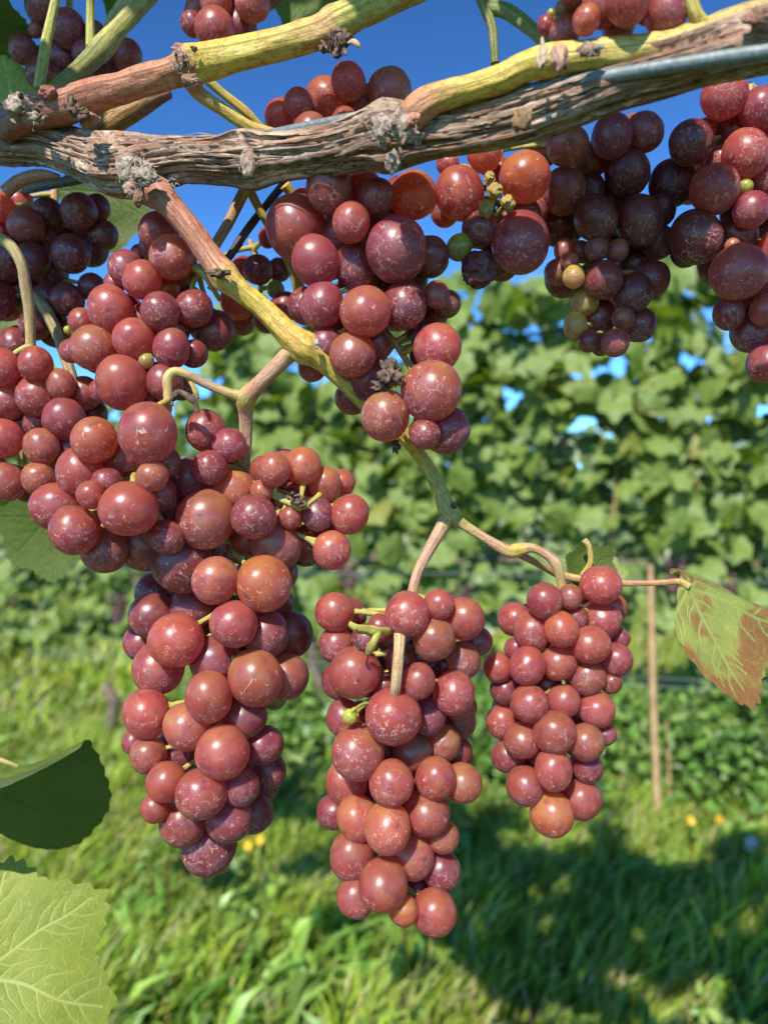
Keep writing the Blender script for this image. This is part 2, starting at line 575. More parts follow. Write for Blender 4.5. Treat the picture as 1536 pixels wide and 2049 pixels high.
# ---------------------------------------------------------------- ground
gn = 60
gx = np.concatenate([np.linspace(-600, -8, 8), np.linspace(-7, 7, 45), np.linspace(8, 600, 8)])
gy = np.concatenate([np.linspace(-300, -1, 6), np.linspace(0, 9, 40), np.linspace(10, 900, 10)])
GX, GY = np.meshgrid(gx, gy)
gp = np.stack([GX.ravel(), GY.ravel(), np.zeros(GX.size)], axis=1)
gp[:, 2] = .03 * fbm(gp * 1.3, 3, 3) * (np.abs(gp[:, 0]) < 8) - .03
w_ = len(gx)
ii, jj = np.meshgrid(np.arange(w_ - 1), np.arange(len(gy) - 1))
q0 = (jj * w_ + ii).ravel()
gq = np.stack([q0, q0 + 1, q0 + w_ + 1, q0 + w_], axis=1)
tag(mesh_obj('ground', gp, gq, ground_material()), 'grassy vineyard ground running between the rows', None, None, 'structure')

# ---------------------------------------------------------------- grape meshes
def ico(sub):
    import bmesh
    bm = bmesh.new()
    bmesh.ops.create_icosphere(bm, subdivisions=sub, radius=1.0)
    v = np.array([p.co[:] for p in bm.verts]); f = np.array([[a.index for a in q.verts] for q in bm.faces])
    bm.free()
    return v, f


ICO4, ICO4F = ico(4)
ICO5, ICO5F = ico(5)
ICO2, ICO2F = ico(2)
ICO3, ICO3F = ico(3)


def raw_mesh(name, v, f, mat):
    o = mesh_obj(name, v, f, mat)
    me = o.data
    bpy.data.objects.remove(o)
    return me


GRAPES = []
for k in range(6):
    v = ICO4.copy()
    el = [1.0, 1.04, .97, 1.06, 1.0, 1.02][k]
    v = v * np.array([1.0, el, 1.0 + .02 * (k % 3)])
    v *= (1 + .032 * fbm(ICO4 * 1.2 + k * 9, 2, k))[:, None]
    dd = np.linalg.norm(ICO4 - np.array([0, -1, 0]), axis=1)
    v *= (1 - .02 * np.exp(-(dd / .16) ** 2))[:, None]
    GRAPES.append(raw_mesh('grape', v, ICO4F, M_GRAPE))
SHRIV = []
for k in range(4):
    d = fbm(ICO4 * 2.2 + k * 7, 4, 40 + k)
    r = 1 - .26 * np.abs(fbm(ICO4 * 1.6 + k * 5, 3, 60 + k)) * 1.6 + .10 * d
    v = ICO4 * r[:, None] * np.array([.95, .8, 1.05])
    SHRIV.append(raw_mesh('shrivelled_grape', v, ICO4F, M_SHRIV if k < 2 else M_SHRIVG))

# berry colours (linear, base); d and k are darkened for berries in shade
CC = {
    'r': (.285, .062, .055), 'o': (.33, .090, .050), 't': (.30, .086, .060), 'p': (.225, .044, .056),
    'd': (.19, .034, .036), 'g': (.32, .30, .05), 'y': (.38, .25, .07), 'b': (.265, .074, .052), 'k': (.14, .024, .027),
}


class Bunch:
    def __init__(s, label, Yc, axis, group='bunches of pink grapes hanging from the vine', back=1, bulge=.012, bulge_w=110, cat='grape bunch'):
        s.label, s.Yc, s.axis, s.group, s.back, s.bulge, s.bw, s.cat = label, Yc, axis, group, back, bulge, bulge_w, cat
        s.items = []


placed = []       # every sphere in the scene: (x, y, z, r)


def place_bunch(bn, grapes):
    """grapes: (px, py, r px, colour) listed roughly front to back"""
    ax = catmull([(a[0], a[1]) for a in bn.axis], 10)
    root = empty('grape_bunch', P(bn.axis[0][0], bn.axis[0][1], bn.Yc + .014))
    tag(root, bn.label, bn.cat, bn.group)
    mine = []
    lst = [(g[0], g[1], g[2], g[3], g[4] if len(g) > 4 else 0, False) for g in grapes]
    bk = []
    rr = random.Random(len(grapes) * 13 + int(bn.axis[0][0]))
    for L in range(bn.back):
        for g in grapes:
            if g[2] < 30 or rr.random() < .2: continue
            d = np.hypot(ax[:, 0] - g[0], ax[:, 1] - g[1]); i = int(d.argmin())
            f = .18 + .15 * rr.random()
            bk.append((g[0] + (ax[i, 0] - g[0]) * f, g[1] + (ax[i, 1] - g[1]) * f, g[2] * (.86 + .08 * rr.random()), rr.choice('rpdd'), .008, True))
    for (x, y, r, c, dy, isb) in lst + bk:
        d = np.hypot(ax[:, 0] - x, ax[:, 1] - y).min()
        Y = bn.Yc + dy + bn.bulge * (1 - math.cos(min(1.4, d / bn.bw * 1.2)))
        lim = Y + .05
        while True:
            p = P(x, y, Y); rw = r * 1.045 * Y / F
            ok = True
            for (q, rq) in mine:
                if (p - q).length < (rw + rq) * .89:
                    ok = False; break
            if ok:
                for (q, rq) in placed:
                    if abs(q.x - p.x) < .03 and (p - q).length < (rw + rq) * .88:
                        ok = False; break
            if ok or Y > lim: break
            Y += .0006
        if Y > lim and isb: continue
        mine.append((p, rw)); placed.append((p, rw))
        if c in ('S', 'G'):
            o = bpy.data.objects.new('shrivelled_grape', SHRIV[rr.randrange(2) + (2 if c == 'G' else 0)])
        else:
            o = bpy.data.objects.new('grape', GRAPES[rr.randrange(6)])
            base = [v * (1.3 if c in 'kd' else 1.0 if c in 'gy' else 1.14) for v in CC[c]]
            j0 = rr.uniform(-.10, .10)
            j = [1 + j0 + rr.uniform(-.05, .05) for _ in range(3)]
            o.color = (base[0] * j[0], base[1] * j[1], base[2] * j[2], 0.0 if c in 'gy' else rr.random())
        o.location = p - root.location
        o.scale = (rw * rr.uniform(.94, 1.05), rw * rr.uniform(.94, 1.03), rw * rr.uniform(.95, 1.09))
        # the blossom end points outward, away from the stem and to the front
        o.rotation_euler = (rr.uniform(-.45, .5), rr.uniform(-.4, .4), rr.uniform(-.9, .9))
        link(o, root)
        bn.items.append((p, rw, c))
    # stem: main axis inside the bunch and a short stalk to each berry
    V_, Q_, C_, U_ = [], [], [], []
    nv = 0
    w = []
    n = len(bn.axis)
    for i, a in enumerate(bn.axis):
        Y = a[3] if len(a) > 3 else bn.Yc + .016
        p = P(a[0], a[1], Y); w.append((p.x, p.y, p.z, a[2] * Y / F))
    c = catmull(w, 8)
    path = c[:, :3]
    segs = [(path, c[:, 3])]
    for (p, rw, cc) in bn.items:
        pv = np.array(p)
        d = np.linalg.norm(path - pv - np.array([0, 0, rw * .8]), axis=1)
        i = int(d.argmin())
        if d[i] > .05: continue
        a = path[i]
        mid = (a + pv) / 2 + np.array([rr.uniform(-1, 1), rr.uniform(-1, 1), 1.0]) * rw * .25
        e = pv + (mid - pv) / (np.linalg.norm(mid - pv) + 1e-9) * rw * .93
        pp = catmull([a, mid * .6 + a * .4, mid * .5 + e * .5, e], 3)
        rad = np.interp(np.linspace(0, 1, len(pp)), [0, .75, .9, 1], [.0011, .0008, .0011, .0017])
        segs.append((pp, rad))
    for k, (pp, rad) in enumerate(segs):
        v, q, u, vv = sweep(pp, np.maximum(rad, 2e-4), 8, lambda u_, v_, r_: r_ * .18 * fbm(np.stack([u_ * 5, v_ * 900, v_ * 0 + k], axis=1), 2, 5))
        V_.append(v); Q_.append(q + nv); nv += len(v)
        U_.append(np.stack([u, vv * 100], axis=1))
        C_.append(np.tile([.40, .36, .08] if k else [.42, .28, .12], (len(v), 1)))
    mesh_obj('stem', np.vstack(V_), np.vstack(Q_), M_STEM, root, True, np.vstack(C_), np.vstack(U_))
    return root

# ---------------------------------------------------------------- the bunches (front to back)
R1 = [  # long bunch, lower left of centre, with a wing to the right
    (352, 1280, 54, 'r'), (511, 1356, 53, 'b'), (528, 1167, 53, 'o'), (431, 1161, 43, 't'), (418, 1394, 47, 'r'),
    (467, 1249, 46, 'r'), (294, 1427, 48, 'r'), (373, 1453, 46, 't'), (445, 1505, 51, 'r'), (403, 1588, 48, 'r'),
    (412, 1039, 57, 'b'), (469, 982, 42, 'o'), (507, 1035, 43, 'p'), (552, 1088, 48, 't'), (606, 932, 35, 'o'),
    (650, 970, 34, 'o'), (635, 1028, 31, 'p'), (333, 1564, 40, 'r'), (317, 1337, 50, 'r'), (431, 1322, 48, 'p'),
    (572, 1352, 44, 'b'), (531, 1268, 44, 'p'), (548, 939, 33, 't'), (612, 1086, 36, 'o'), (700, 1029, 36, 'r'),
    (664, 1100, 38, 't'), (683, 966, 27, 'r'), (584, 1270, 41, 'd'), (549, 1208, 38, 'd'), (560, 1147, 35, 'd'),
    (387, 1214, 44, 'd'), (305, 1232, 44, 'd'), (311, 1188, 38, 'd'), (364, 1126, 55, 'd'), (285, 1285, 37, 'p'),
    (490, 1434, 42, 'p'), (525, 1491, 39, 'p'), (537, 1541, 34, 'd'), (297, 1510, 36, 'b'), (358, 1497, 44, 'p'),
    (481, 1573, 37, 'p'), (310, 1617, 29, 'r'), (366, 1646, 44, 'r'), (458, 1640, 44, 'p'), (505, 1626, 40, 'p'),
    (528, 1570, 30, 'd'), (418, 1691, 53, 'p'), (523, 984, 22, 'o'), (581, 1035, 24, 'r'), (600, 975, 30, 'p'),
    (489, 1079, 28, 'o'), (435, 1091, 33, 'd'), (420, 935, 34, 'p'), (380, 958, 41, 'p'), (459, 891, 33, 'p'),
    (412, 862, 40, 'r'), (549, 1392, 25, 'g'), (450, 940, 28, 'd'), (270, 1485, 24, 'p'), (655, 1040, 30, 'p'), (560, 1010, 26, 'd')]
place_bunch(Bunch('longest pink bunch, left of centre, with a wing of berries to its right', .245,
                  [(487, 945, 11, .262), (470, 1050, 8), (450, 1200, 8), (430, 1400, 7), (415, 1560, 6), (410, 1650, 4)]), R1)
R2 = [  # shoulder bunch at left
    (296, 866, 57, 'r'), (189, 881, 44, 'o'), (160, 944, 46, 'r'), (257, 1019, 54, 'r'), (332, 1010, 42, 'r'),
    (149, 1061, 48, 'r'), (112, 1013, 48, 'r'), (208, 1099, 45, 'b'), (289, 1088, 51, 'r'), (305, 953, 31, 't'),
    (248, 915, 36, 'd'), (182, 990, 28, 'r'), (330, 925, 30, 'd'), (215, 965, 30, 'd'), (335, 1075, 34, 'd')]
place_bunch(Bunch('short bunch of large orange-pink berries curving down to the left above the longest bunch', .232,
                  [(338, 800, 9, .245), (330, 850, 7), (290, 925, 7), (250, 960, 6), (220, 1010, 5)]), R2)
R3 = [  # centre bottom
    (787, 1433, 54, 'r'), (710, 1345, 49, 'r'), (716, 1505, 53, 'b'), (814, 1229, 43, 'r'), (669, 1225, 37, 'r'),
    (927, 1238, 39, 'r'), (868, 1278, 41, 'b'), (836, 1363, 35, 'r'), (907, 1386, 40, 'r'), (775, 1656, 46, 'o'),
    (871, 1557, 38, 'r'), (852, 1626, 44, 'r'), (766, 1770, 50, 'r'), (825, 1712, 44, 't'), (716, 1637, 41, 't'),
    (693, 1565, 41, 'r'), (783, 1567, 42, 'r'), (877, 1209, 29, 'r'), (926, 1321, 34, 'b'), (955, 1283, 29, 'p'),
    (672, 1289, 34, 'r'), (733, 1278, 31, 'p'), (762, 1256, 27, 'p'), (780, 1283, 24, 'o'), (677, 1363, 33, 'd'),
    (770, 1372, 22, 'p'), (800, 1320, 32, 'd'), (688, 1438, 36, 'p'), (856, 1430, 36, 'p'), (922, 1415, 31, 'r'),
    (917, 1445, 34, 'd'), (824, 1505, 40, 't'), (886, 1487, 34, 't'), (915, 1507, 30, 'd'), (838, 1312, 34, 'd'),
    (888, 1330, 35, 'd'), (924, 1567, 36, 't'), (668, 1624, 33, 'p'), (886, 1675, 31, 'b'), (704, 1713, 44, 'r'),
    (712, 1795, 36, 'r'), (807, 1822, 29, 'o'), (868, 1825, 43, 'r'), (883, 1742, 37, 'p'), (750, 1500, 34, 'd'),
    (755, 1600, 30, 'd'), (835, 1780, 30, 'd'), (699, 1434, 15, 'g', -.006), (785, 1720, 30, 'd')]
place_bunch(Bunch('lowest bunch in the middle, on a straight bare stalk with a knobbly yellow stub', .243,
                  [(823, 1190, 11, .258), (797, 1250, 11, .252), (792, 1340, 10, .253), (785, 1450, 8, .262), (785, 1620, 6), (790, 1760, 4)]), R3)
R4 = [  # right
    (1109, 1466, 40, 'r'), (1103, 1629, 43, 'o'), (1106, 1540, 37, 'r'), (1050, 1572, 37, 'r'), (1058, 1408, 37, 'r'),
    (1055, 1332, 36, 'r'), (1117, 1326, 35, 'r'), (1122, 1259, 33, 'o'), (1064, 1262, 37, 'r'), (1127, 1403, 33, 'r'),
    (1174, 1355, 36, 'b'), (1181, 1290, 38, 'r'), (1202, 1240, 38, 'r'), (1201, 1170, 39, 'r'), (1193, 1421, 36, 'r'),
    (1163, 1600, 37, 'r'), (1170, 1485, 36, 'b'), (1045, 1481, 36, 'r'), (1232, 1320, 31, 'p'), (1228, 1216, 26, 'r'),
    (1089, 1202, 34, 'p'), (1140, 1194, 23, 'b'), (1028, 1238, 33, 'r'), (1240, 1278, 20, 'p'), (1030, 1299, 22, 'p'),
    (995, 1336, 28, 'r'), (1011, 1379, 31, 'p'), (1003, 1444, 30, 'r'), (1208, 1469, 23, 'p'), (1015, 1513, 31, 'p'),
    (1175, 1535, 30, 'p'), (1222, 1367, 20, 'd'), (1090, 1370, 28, 'd'), (1085, 1510, 28, 'd'), (1150, 1235, 26, 'd'),
    (1140, 1560, 28, 'd'), (1010, 1415, 26, 'd'), (1155, 1430, 26, 'd')]
place_bunch(Bunch('compact cone-shaped bunch of small pink berries on the right, left of the reddish leaf', .26,
                  [(1130, 1222, 9, .268), (1120, 1300, 7), (1115, 1420, 6), (1105, 1560, 4)]), R4)
R5 = [  # upper centre, under the old wood
    (863, 781, 58, 'b'), (770, 833, 47, 'b'), (875, 696, 46, 'r'), (892, 861, 46, 'p'), (731, 623, 51, 'r'),
    (792, 499, 58, 'p'), (632, 522, 46, 'p'), (593, 455, 58, 'r'), (712, 534, 43, 'p'), (643, 610, 42, 'p'),
    (705, 710, 44, 'b'), (827, 391, 45, 'o'), (755, 393, 33, 'r'), (772, 447, 41, 'b'), (650, 690, 37, 'p'),
    (808, 611, 46, 'k'), (858, 514, 40, 'd'), (612, 612, 36, 'd'), (841, 668, 28, 'S'), (625, 735, 28, 'r'),
    (733, 762, 44, 'd'), (705, 795, 34, 'd'), (664, 655, 30, 'd'), (873, 590, 25, 'b'), (893, 608, 28, 'b'),
    (867, 632, 26, 'd'), (659, 377, 43, 'r'), (612, 420, 38, 'r'), (702, 445, 36, 'r'), (728, 375, 34, 'r'),
    (705, 345, 24, 'o'), (850, 868, 30, 'd'), (612, 440, 30, 'd'), (841, 660, 12, 'g'), (560, 452, 28, 'd'), (820, 560, 36, 'd'),
    (770, 575, 34, 'd'), (680, 470, 34, 'd'), (750, 690, 30, 'd')]
place_bunch(Bunch('large bunch of dusky purple-pink berries under the old wood in the centre', .236,
                  [(700, 330, 9, .25), (710, 420, 9), (735, 520, 8), (760, 640, 7), (800, 700, 7), (835, 770, 5), (830, 850, 4)]), R5)
R6 = [  # berries above the old wood, centre
    (697, 163, 34, 'r'), (652, 197, 40, 't'), (779, 183, 42, 't'), (723, 212, 40, 'b'), (597, 206, 28, 'r'),
    (560, 232, 29, 'r'), (584, 255, 29, 'r'), (622, 264, 34, 'r'), (690, 250, 30, 'd'), (660, 290, 34, 'd')]
place_bunch(Bunch('small bunch of tan-pink berries rising above the old wood against the sky', .252,
                  [(660, 300, 7), (665, 260, 7), (670, 220, 5)], back=0), R6)
R7 = [  # right of centre with shrivelled berries
    (1041, 486, 54, 'p'), (919, 387, 50, 'r'), (1048, 355, 49, 'o'), (959, 538, 39, 'S'), (1134, 290, 40, 'o'),
    (1084, 299, 33, 'o'), (968, 308, 34, 'o'), (895, 328, 22, 'r'), (918, 495, 25, 'g'), (989, 383, 17, 'G', -.006),
    (972, 418, 17, 'G', -.006), (1015, 405, 16, 'G', -.006), (978, 355, 12, 'G', -.006), (960, 458, 34, 'k'), (1000, 520, 38, 'k'),
    (1035, 440, 46, 'd'), (890, 420, 30, 'o'), (1065, 420, 30, 'd'), (1000, 345, 28, 'd'), (1010, 470, 20, 'S'), (940, 430, 20, 'k')]
place_bunch(Bunch('bunch with shrivelled green berries and one large wrinkled dark berry beneath the old wood', .244,
                  [(1000, 300, 8), (985, 370, 7), (985, 440, 6), (985, 500, 4)], back=0), R7)
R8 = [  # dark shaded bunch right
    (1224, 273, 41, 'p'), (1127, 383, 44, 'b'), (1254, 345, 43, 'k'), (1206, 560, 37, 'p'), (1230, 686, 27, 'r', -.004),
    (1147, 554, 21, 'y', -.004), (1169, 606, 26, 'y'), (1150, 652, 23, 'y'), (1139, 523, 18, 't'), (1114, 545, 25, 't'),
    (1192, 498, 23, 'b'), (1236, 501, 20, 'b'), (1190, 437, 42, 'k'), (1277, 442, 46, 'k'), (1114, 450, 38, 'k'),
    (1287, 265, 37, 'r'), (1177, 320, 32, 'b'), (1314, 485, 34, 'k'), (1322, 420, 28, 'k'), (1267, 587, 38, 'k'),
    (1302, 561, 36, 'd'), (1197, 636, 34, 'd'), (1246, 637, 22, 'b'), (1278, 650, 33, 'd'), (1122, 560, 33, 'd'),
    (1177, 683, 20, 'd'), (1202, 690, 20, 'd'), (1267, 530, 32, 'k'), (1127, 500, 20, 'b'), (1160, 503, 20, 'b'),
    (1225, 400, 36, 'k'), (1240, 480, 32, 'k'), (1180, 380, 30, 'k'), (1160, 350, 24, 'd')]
place_bunch(Bunch('dark shaded bunch with a few small yellow berries near its lower left, right of centre', .258,
                  [(1215, 230, 8), (1215, 330, 7), (1220, 450, 6), (1215, 600, 5), (1215, 660, 3)]), R8)
R9 = [  # far right
    (1477, 545, 55, 'r', -.004), (1429, 378, 47, 'r'), (1490, 307, 44, 'r'), (1502, 420, 36, 'p'), (1381, 285, 43, 'k'),
    (1447, 192, 43, 'r'), (1521, 217, 40, 'p'), (1467, 267, 42, 'd'), (1344, 367, 46, 'k'), (1490, 373, 14, 'g'),
    (1424, 322, 32, 'r'), (1528, 360, 38, 'p'), (1391, 475, 48, 'k'), (1470, 470, 40, 'k'), (1532, 622, 32, 'r'),
    (1500, 665, 37, 'p'), (1536, 657, 27, 'r', -.004), (1531, 726, 36, 'p'), (1437, 528, 42, 'd'), (1370, 505, 28, 'k'),
    (1456, 627, 30, 'd'), (1490, 612, 32, 'd'), (1464, 492, 14, 't', -.004), (1527, 560, 35, 'p'), (1410, 258, 20, 'r'),
    (1560, 290, 45, 'r'), (1570, 400, 45, 'r'), (1565, 500, 45, 'r'), (1590, 600, 45, 'r'), (1580, 700, 40, 'r'),
    (1540, 470, 40, 'd'), (1480, 430, 36, 'k'), (1560, 210, 38, 'p')]
place_bunch(Bunch('broad bunch of large berries running out of the right edge of the photo', .246,
                  [(1500, 170, 8), (1495, 300, 7), (1500, 450, 6), (1520, 600, 5), (1535, 700, 4)]), R9)
R10 = [  # above the right shoot
    (1331, 23, 43, 'r'), (1255, -2, 44, 'r'), (1205, 8, 42, 'r'), (1172, 40, 27, 'o'), (1130, 64, 29, 't', .01),
    (1091, 50, 17, 'd', .01), (1103, 28, 10, 'g', .01), (1131, 18, 20, 'g', .01), (1237, 42, 34, 'o'), (1360, -20, 40, 'o'),
    (1290, -50, 46, 'r'), (1220, -60, 44, 'r'), (1150, -30, 36, 'r'), (1300, 10, 34, 'r')]
place_bunch(Bunch('bunch hanging into the top edge of the photo, resting over the yellow-green right shoot', .190,
                  [(1260, -110, 8), (1255, -40, 7), (1245, 10, 5)], back=0), R10)
R11 = [(430, 57, 38, 'r'), (432, 5, 30, 'o'), (505, 8, 33, 'o'), (385, 48, 23, 'd'), (395, 22, 25, 'b'), (478, 58, 36, 'd'),
       (450, -40, 40, 'r'), (510, -45, 36, 'r'), (465, 20, 30, 'd')]
place_bunch(Bunch('small bunch at the top edge just above the reddish-yellow cane, left of the blue gap', .262,
                  [(460, -100, 8), (460, -30, 6), (455, 40, 4)], back=0), R11)
R12 = [(85, 15, 32, 'd'), (137, 58, 33, 'p'), (47, 100, 27, 'd'), (72, 60, 14, 'b'), (130, 122, 38, 'd'), (88, 150, 32, 'd'),
       (190, 65, 20, 'd'), (255, 112, 30, 'r'), (217, 135, 33, 'd'), (80, -30, 36, 'd'), (175, 110, 28, 'd'), (160, 150, 26, 'd')]
place_bunch(Bunch('shaded bunch in the top left corner behind the olive-green shoots', .30,
                  [(140, -30, 7), (140, 60, 6), (150, 130, 4)], back=0), R12)
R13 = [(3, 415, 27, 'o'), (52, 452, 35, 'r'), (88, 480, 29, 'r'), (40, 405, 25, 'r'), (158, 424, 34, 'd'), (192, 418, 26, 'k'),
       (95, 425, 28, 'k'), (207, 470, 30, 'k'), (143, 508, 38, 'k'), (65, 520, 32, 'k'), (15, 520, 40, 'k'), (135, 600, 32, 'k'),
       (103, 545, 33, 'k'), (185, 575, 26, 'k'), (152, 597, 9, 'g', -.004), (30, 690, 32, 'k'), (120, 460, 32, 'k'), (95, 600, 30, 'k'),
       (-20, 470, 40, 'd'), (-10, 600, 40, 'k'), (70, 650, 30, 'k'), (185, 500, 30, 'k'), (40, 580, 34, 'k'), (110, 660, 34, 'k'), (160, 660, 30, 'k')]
place_bunch(Bunch('deeply shaded dark bunch on the left under the old wood', .285,
                  [(110, 380, 8), (110, 450, 7), (100, 560, 6), (80, 660, 4)]), R13)
R14 = [  # centre-left
    (245, 765, 49, 'r'), (222, 620, 44, 'r'), (344, 515, 42, 'o'), (285, 560, 38, 'r'), (321, 624, 38, 'p'), (268, 678, 40, 'r'),
    (189, 696, 44, 'b'), (318, 465, 38, 'r'), (308, 490, 26, 'r'), (252, 537, 33, 'p'), (280, 507, 18, 'r'), (230, 565, 20, 'p'),
    (163, 643, 25, 'r'), (145, 702, 24, 'p'), (343, 697, 36, 'p'), (388, 617, 37, 'd'), (430, 662, 38, 'd'), (388, 708, 27, 'd'),
    (330, 765, 35, 'p'), (293, 722, 15, 'y'), (360, 775, 25, 'd'), (200, 782, 22, 'd'), (300, 800, 30, 'd'), (136, 660, 8, 'g'),
    (330, 580, 30, 'o'), (350, 660, 30, 'd'), (290, 640, 30, 'd'), (250, 620, 30, 'd')]
place_bunch(Bunch('bunch of crackled berries left of the diagonal shoot, just above the hooked stalk', .252,
                  [(400, 545, 8, .262), (370, 560, 8), (330, 620, 7), (290, 700, 6), (270, 750, 4)]), R14)
R15 = [(5, 735, 36, 'r'), (72, 728, 33, 'r'), (73, 791, 38, 'r'), (122, 769, 27, 't'), (168, 787, 33, 'r'), (12, 803, 36, 't'),
       (128, 838, 40, 'p'), (8, 877, 36, 'r'), (83, 893, 34, 'b'), (78, 957, 32, 'b'), (12, 965, 36, 'b'), (55, 978, 26, 'd'),
       (78, 846, 30, 'd'), (140, 900, 35, 'd'), (110, 870, 30, 'd'), (-40, 780, 40, 'r'), (-45, 870, 40, 'r'), (-30, 930, 36, 'r'),
       (40, 850, 28, 'd'), (110, 920, 28, 'd'), (40, 770, 26, 'd'), (185, 830, 30, 'd'), (150, 840, 30, 'd')]
place_bunch(Bunch('bunch of orange-red berries at the left edge below the shaded one', .262,
                  [(62, 690, 9, .27), (60, 740, 8), (50, 840, 7), (40, 940, 4)]), R15)
R16 = [(475, 603, 33, 'o'), (516, 540, 28, 'p'), (558, 540, 23, 'p'), (487, 537, 24, 'p'), (485, 640, 28, 'o'), (571, 613, 28, 'p'),
       (534, 642, 24, 'r'), (536, 475, 20, 'p'), (560, 470, 18, 'p'), (520, 610, 20, 'r'), (425, 520, 16, 'o'), (552, 580, 18, 'g')]
place_bunch(Bunch('thin straggly bunch half hidden behind the diagonal shoot', .292,
                  [(500, 480, 6), (520, 540, 5), (520, 620, 4)], back=0), R16)
# knobbly yellow stub at the top of the middle bunch is part of that bunch's stem
MID = bpy.data.objects['grape_bunch.002']
stub = tube('stem', [(700, 1248, 6, .236), (715, 1256, 7, .235), (735, 1258, 8, .236), (757, 1262, 8, .238), (790, 1262, 7, .247)], M_STEM, MID,
            [(0, (.36, .36, .06)), (1, (.38, .36, .08))], 12, 7, .6, seed=3)
tube('stem', [(757, 1264, 6, .237), (750, 1280, 6, .235), (742, 1296, 7, .236), (735, 1310, 5, .238)], M_STEM, MID,
     [(0, (.36, .36, .06)), (1, (.24, .2, .07))], 12, 6, .5, seed=5)
tube('stem', [(760, 1430, 4, .246), (735, 1408, 4, .242), (712, 1417, 4, .237), (703, 1424, 5, .2365)], M_STEM, MID,
     [(0, (.3, .3, .06)), (1, (.36, .34, .07))], 10, 6, .3, seed=8)
tube('stem', [(713, 1258, 1.4, .234), (712, 1275, 1.6, .233), (713, 1285, 2.4, .233), (718, 1297, 5, .2335), (724, 1302, 1, .234)], M_DRY, MID,
     None, 8, 5, .5, seed=9)
tube('stem', [(806, 1225, 11, .247), (801, 1258, 12, .243), (799, 1292, 11, .2385), (796, 1330, 11, .2375), (792, 1372, 11, .2385), (788, 1400, 10, .243)], M_STEM, MID,
     [(0, (.34, .34, .10)), (.3, (.42, .30, .13)), (1, (.44, .31, .16))], 26, 8, .08, seed=19)
LB = bpy.data.objects['grape_bunch']
tube('stem', [(487, 935, 13, .262), (510, 962, 9, .256), (550, 990, 8, .252), (590, 1008, 9, .250), (604, 1020, 6, .25)], M_STEM, LB,
     [(0, (.34, .22, .12)), (.4, (.36, .32, .09)), (1, (.36, .34, .08))], 14, 7, .25, seed=11)
for (a, b_) in (((600, 1010), (607, 965)), ((606, 1018), (640, 990)), ((596, 1016), (598, 1050)), ((548, 990), (552, 968)), ((575, 1002), (556, 1045)), ((604, 1012), (632, 1022))):
    tube('stem', [(a[0], a[1], 4, .2515), ((a[0] + b_[0]) / 2, (a[1] + b_[1]) / 2, 3.4, .251), (b_[0], b_[1], 6, .254)], M_STEM, LB,
         [(0, (.4, .4, .08)), (1, (.42, .40, .08))], 10, 4, .4, seed=a[1])
for k in range(14):
    x, y = 585 + k * 1.7 + random.uniform(-4, 4), 996 + k * .9 + random.uniform(-5, 5)
    tube('stem', [(x, y, 2.5, .2485), (x + random.uniform(-8, 8), y + random.uniform(-8, 8), 3.5, .246), (x + random.uniform(-9, 9), y + random.uniform(-9, 9), 1.5, .246)], M_DRY, LB, None, 8, 3, .6, seed=k)

# ---------------------------------------------------------------- the near vine
VINE = empty('grapevine', P(300, 330, .245))
tag(VINE, 'near grapevine with shaggy old wood crossing the picture and bare yellow-green shoots', 'grapevine')

cord = [(-60, 262, 54, .272), (0, 278, 56, .268), (90, 290, 44, .263), (170, 314, 46, .258), (240, 335, 60, .252), (290, 332, 58, .249), (370, 318, 46, .245),
        (450, 318, 48, .241), (500, 316, 58, .238), (550, 312, 49, .236), (650, 303, 49, .230), (735, 285, 58, .225), (785, 277, 70, .222), (865, 272, 51, .219), (950, 258, 50, .215),
        (1040, 238, 50, .210), (1130, 206, 52, .205), (1230, 168, 55, .201), (1330, 142, 57, .197), (1430, 112, 60, .193), (1536, 84, 66, .190), (1640, 60, 66, .186)]
w = []
for (x, y, hw, Y) in cord:
    p = P(x, y, Y); w.append((p.x, p.y, p.z, hw * Y / F * .93))
c = catmull(w, 70)


def bark_disp(u, v, r):
    q = np.stack([np.cos(u * 6.2832) * 2.4, np.sin(u * 6.2832) * 2.4, v * 28], axis=1)
    a = fbm(q, 3, 21)
    q2 = np.stack([np.cos(u * 6.2832) * 7 + a * .8, np.sin(u * 6.2832) * 7, v * 48 + a], axis=1)
    rd = np.abs(fbm(q2, 4, 33))
    q3 = np.stack([np.cos(u * 6.2832) * 4, np.sin(u * 6.2832) * 4, v * 16 + 5], axis=1)
    plate = np.clip(fbm(q3, 2, 55) * 3.5, -1, 1)
    return r * (.14 * a + .10 * plate - .36 * np.clip(.22 - rd, 0, 1) * 2.2)


v, q, u, vv = sweep(c[:, :3], c[:, 3], 150, bark_disp)
tone = np.ones((len(v), 3))
k_ = fbm(v * 60, 3, 77)
tone *= (1 + .25 * k_)[:, None] * np.array([[.98, .87, .76]])
cordon = mesh_obj('cordon', v, q, M_BARK, VINE, True, tone, np.stack([u, vv * 100], axis=1))


def on_cordon(px, ang, lift=1.0):
    """a point of the old wood's surface near photo column px, at angle ang round it (0 = towards the camera, 90 = up)"""
    X = np.array([(a[0] / a[1]) * F + 768 for a in c[:, :3]])
    i = int(np.abs(X - px).argmin())
    t = c[min(i + 1, len(c) - 1), :3] - c[i - 1, :3]; t = t / np.linalg.norm(t)
    f = np.array([0, -1., 0]); f = f - t * (f @ t); f /= np.linalg.norm(f)
    up = np.cross(f, t); up = up if up[2] > 0 else -up
    d = f * math.cos(math.radians(ang)) + up * math.sin(math.radians(ang))
    return c[i, :3] + d * c[i, 3] * lift, d, t


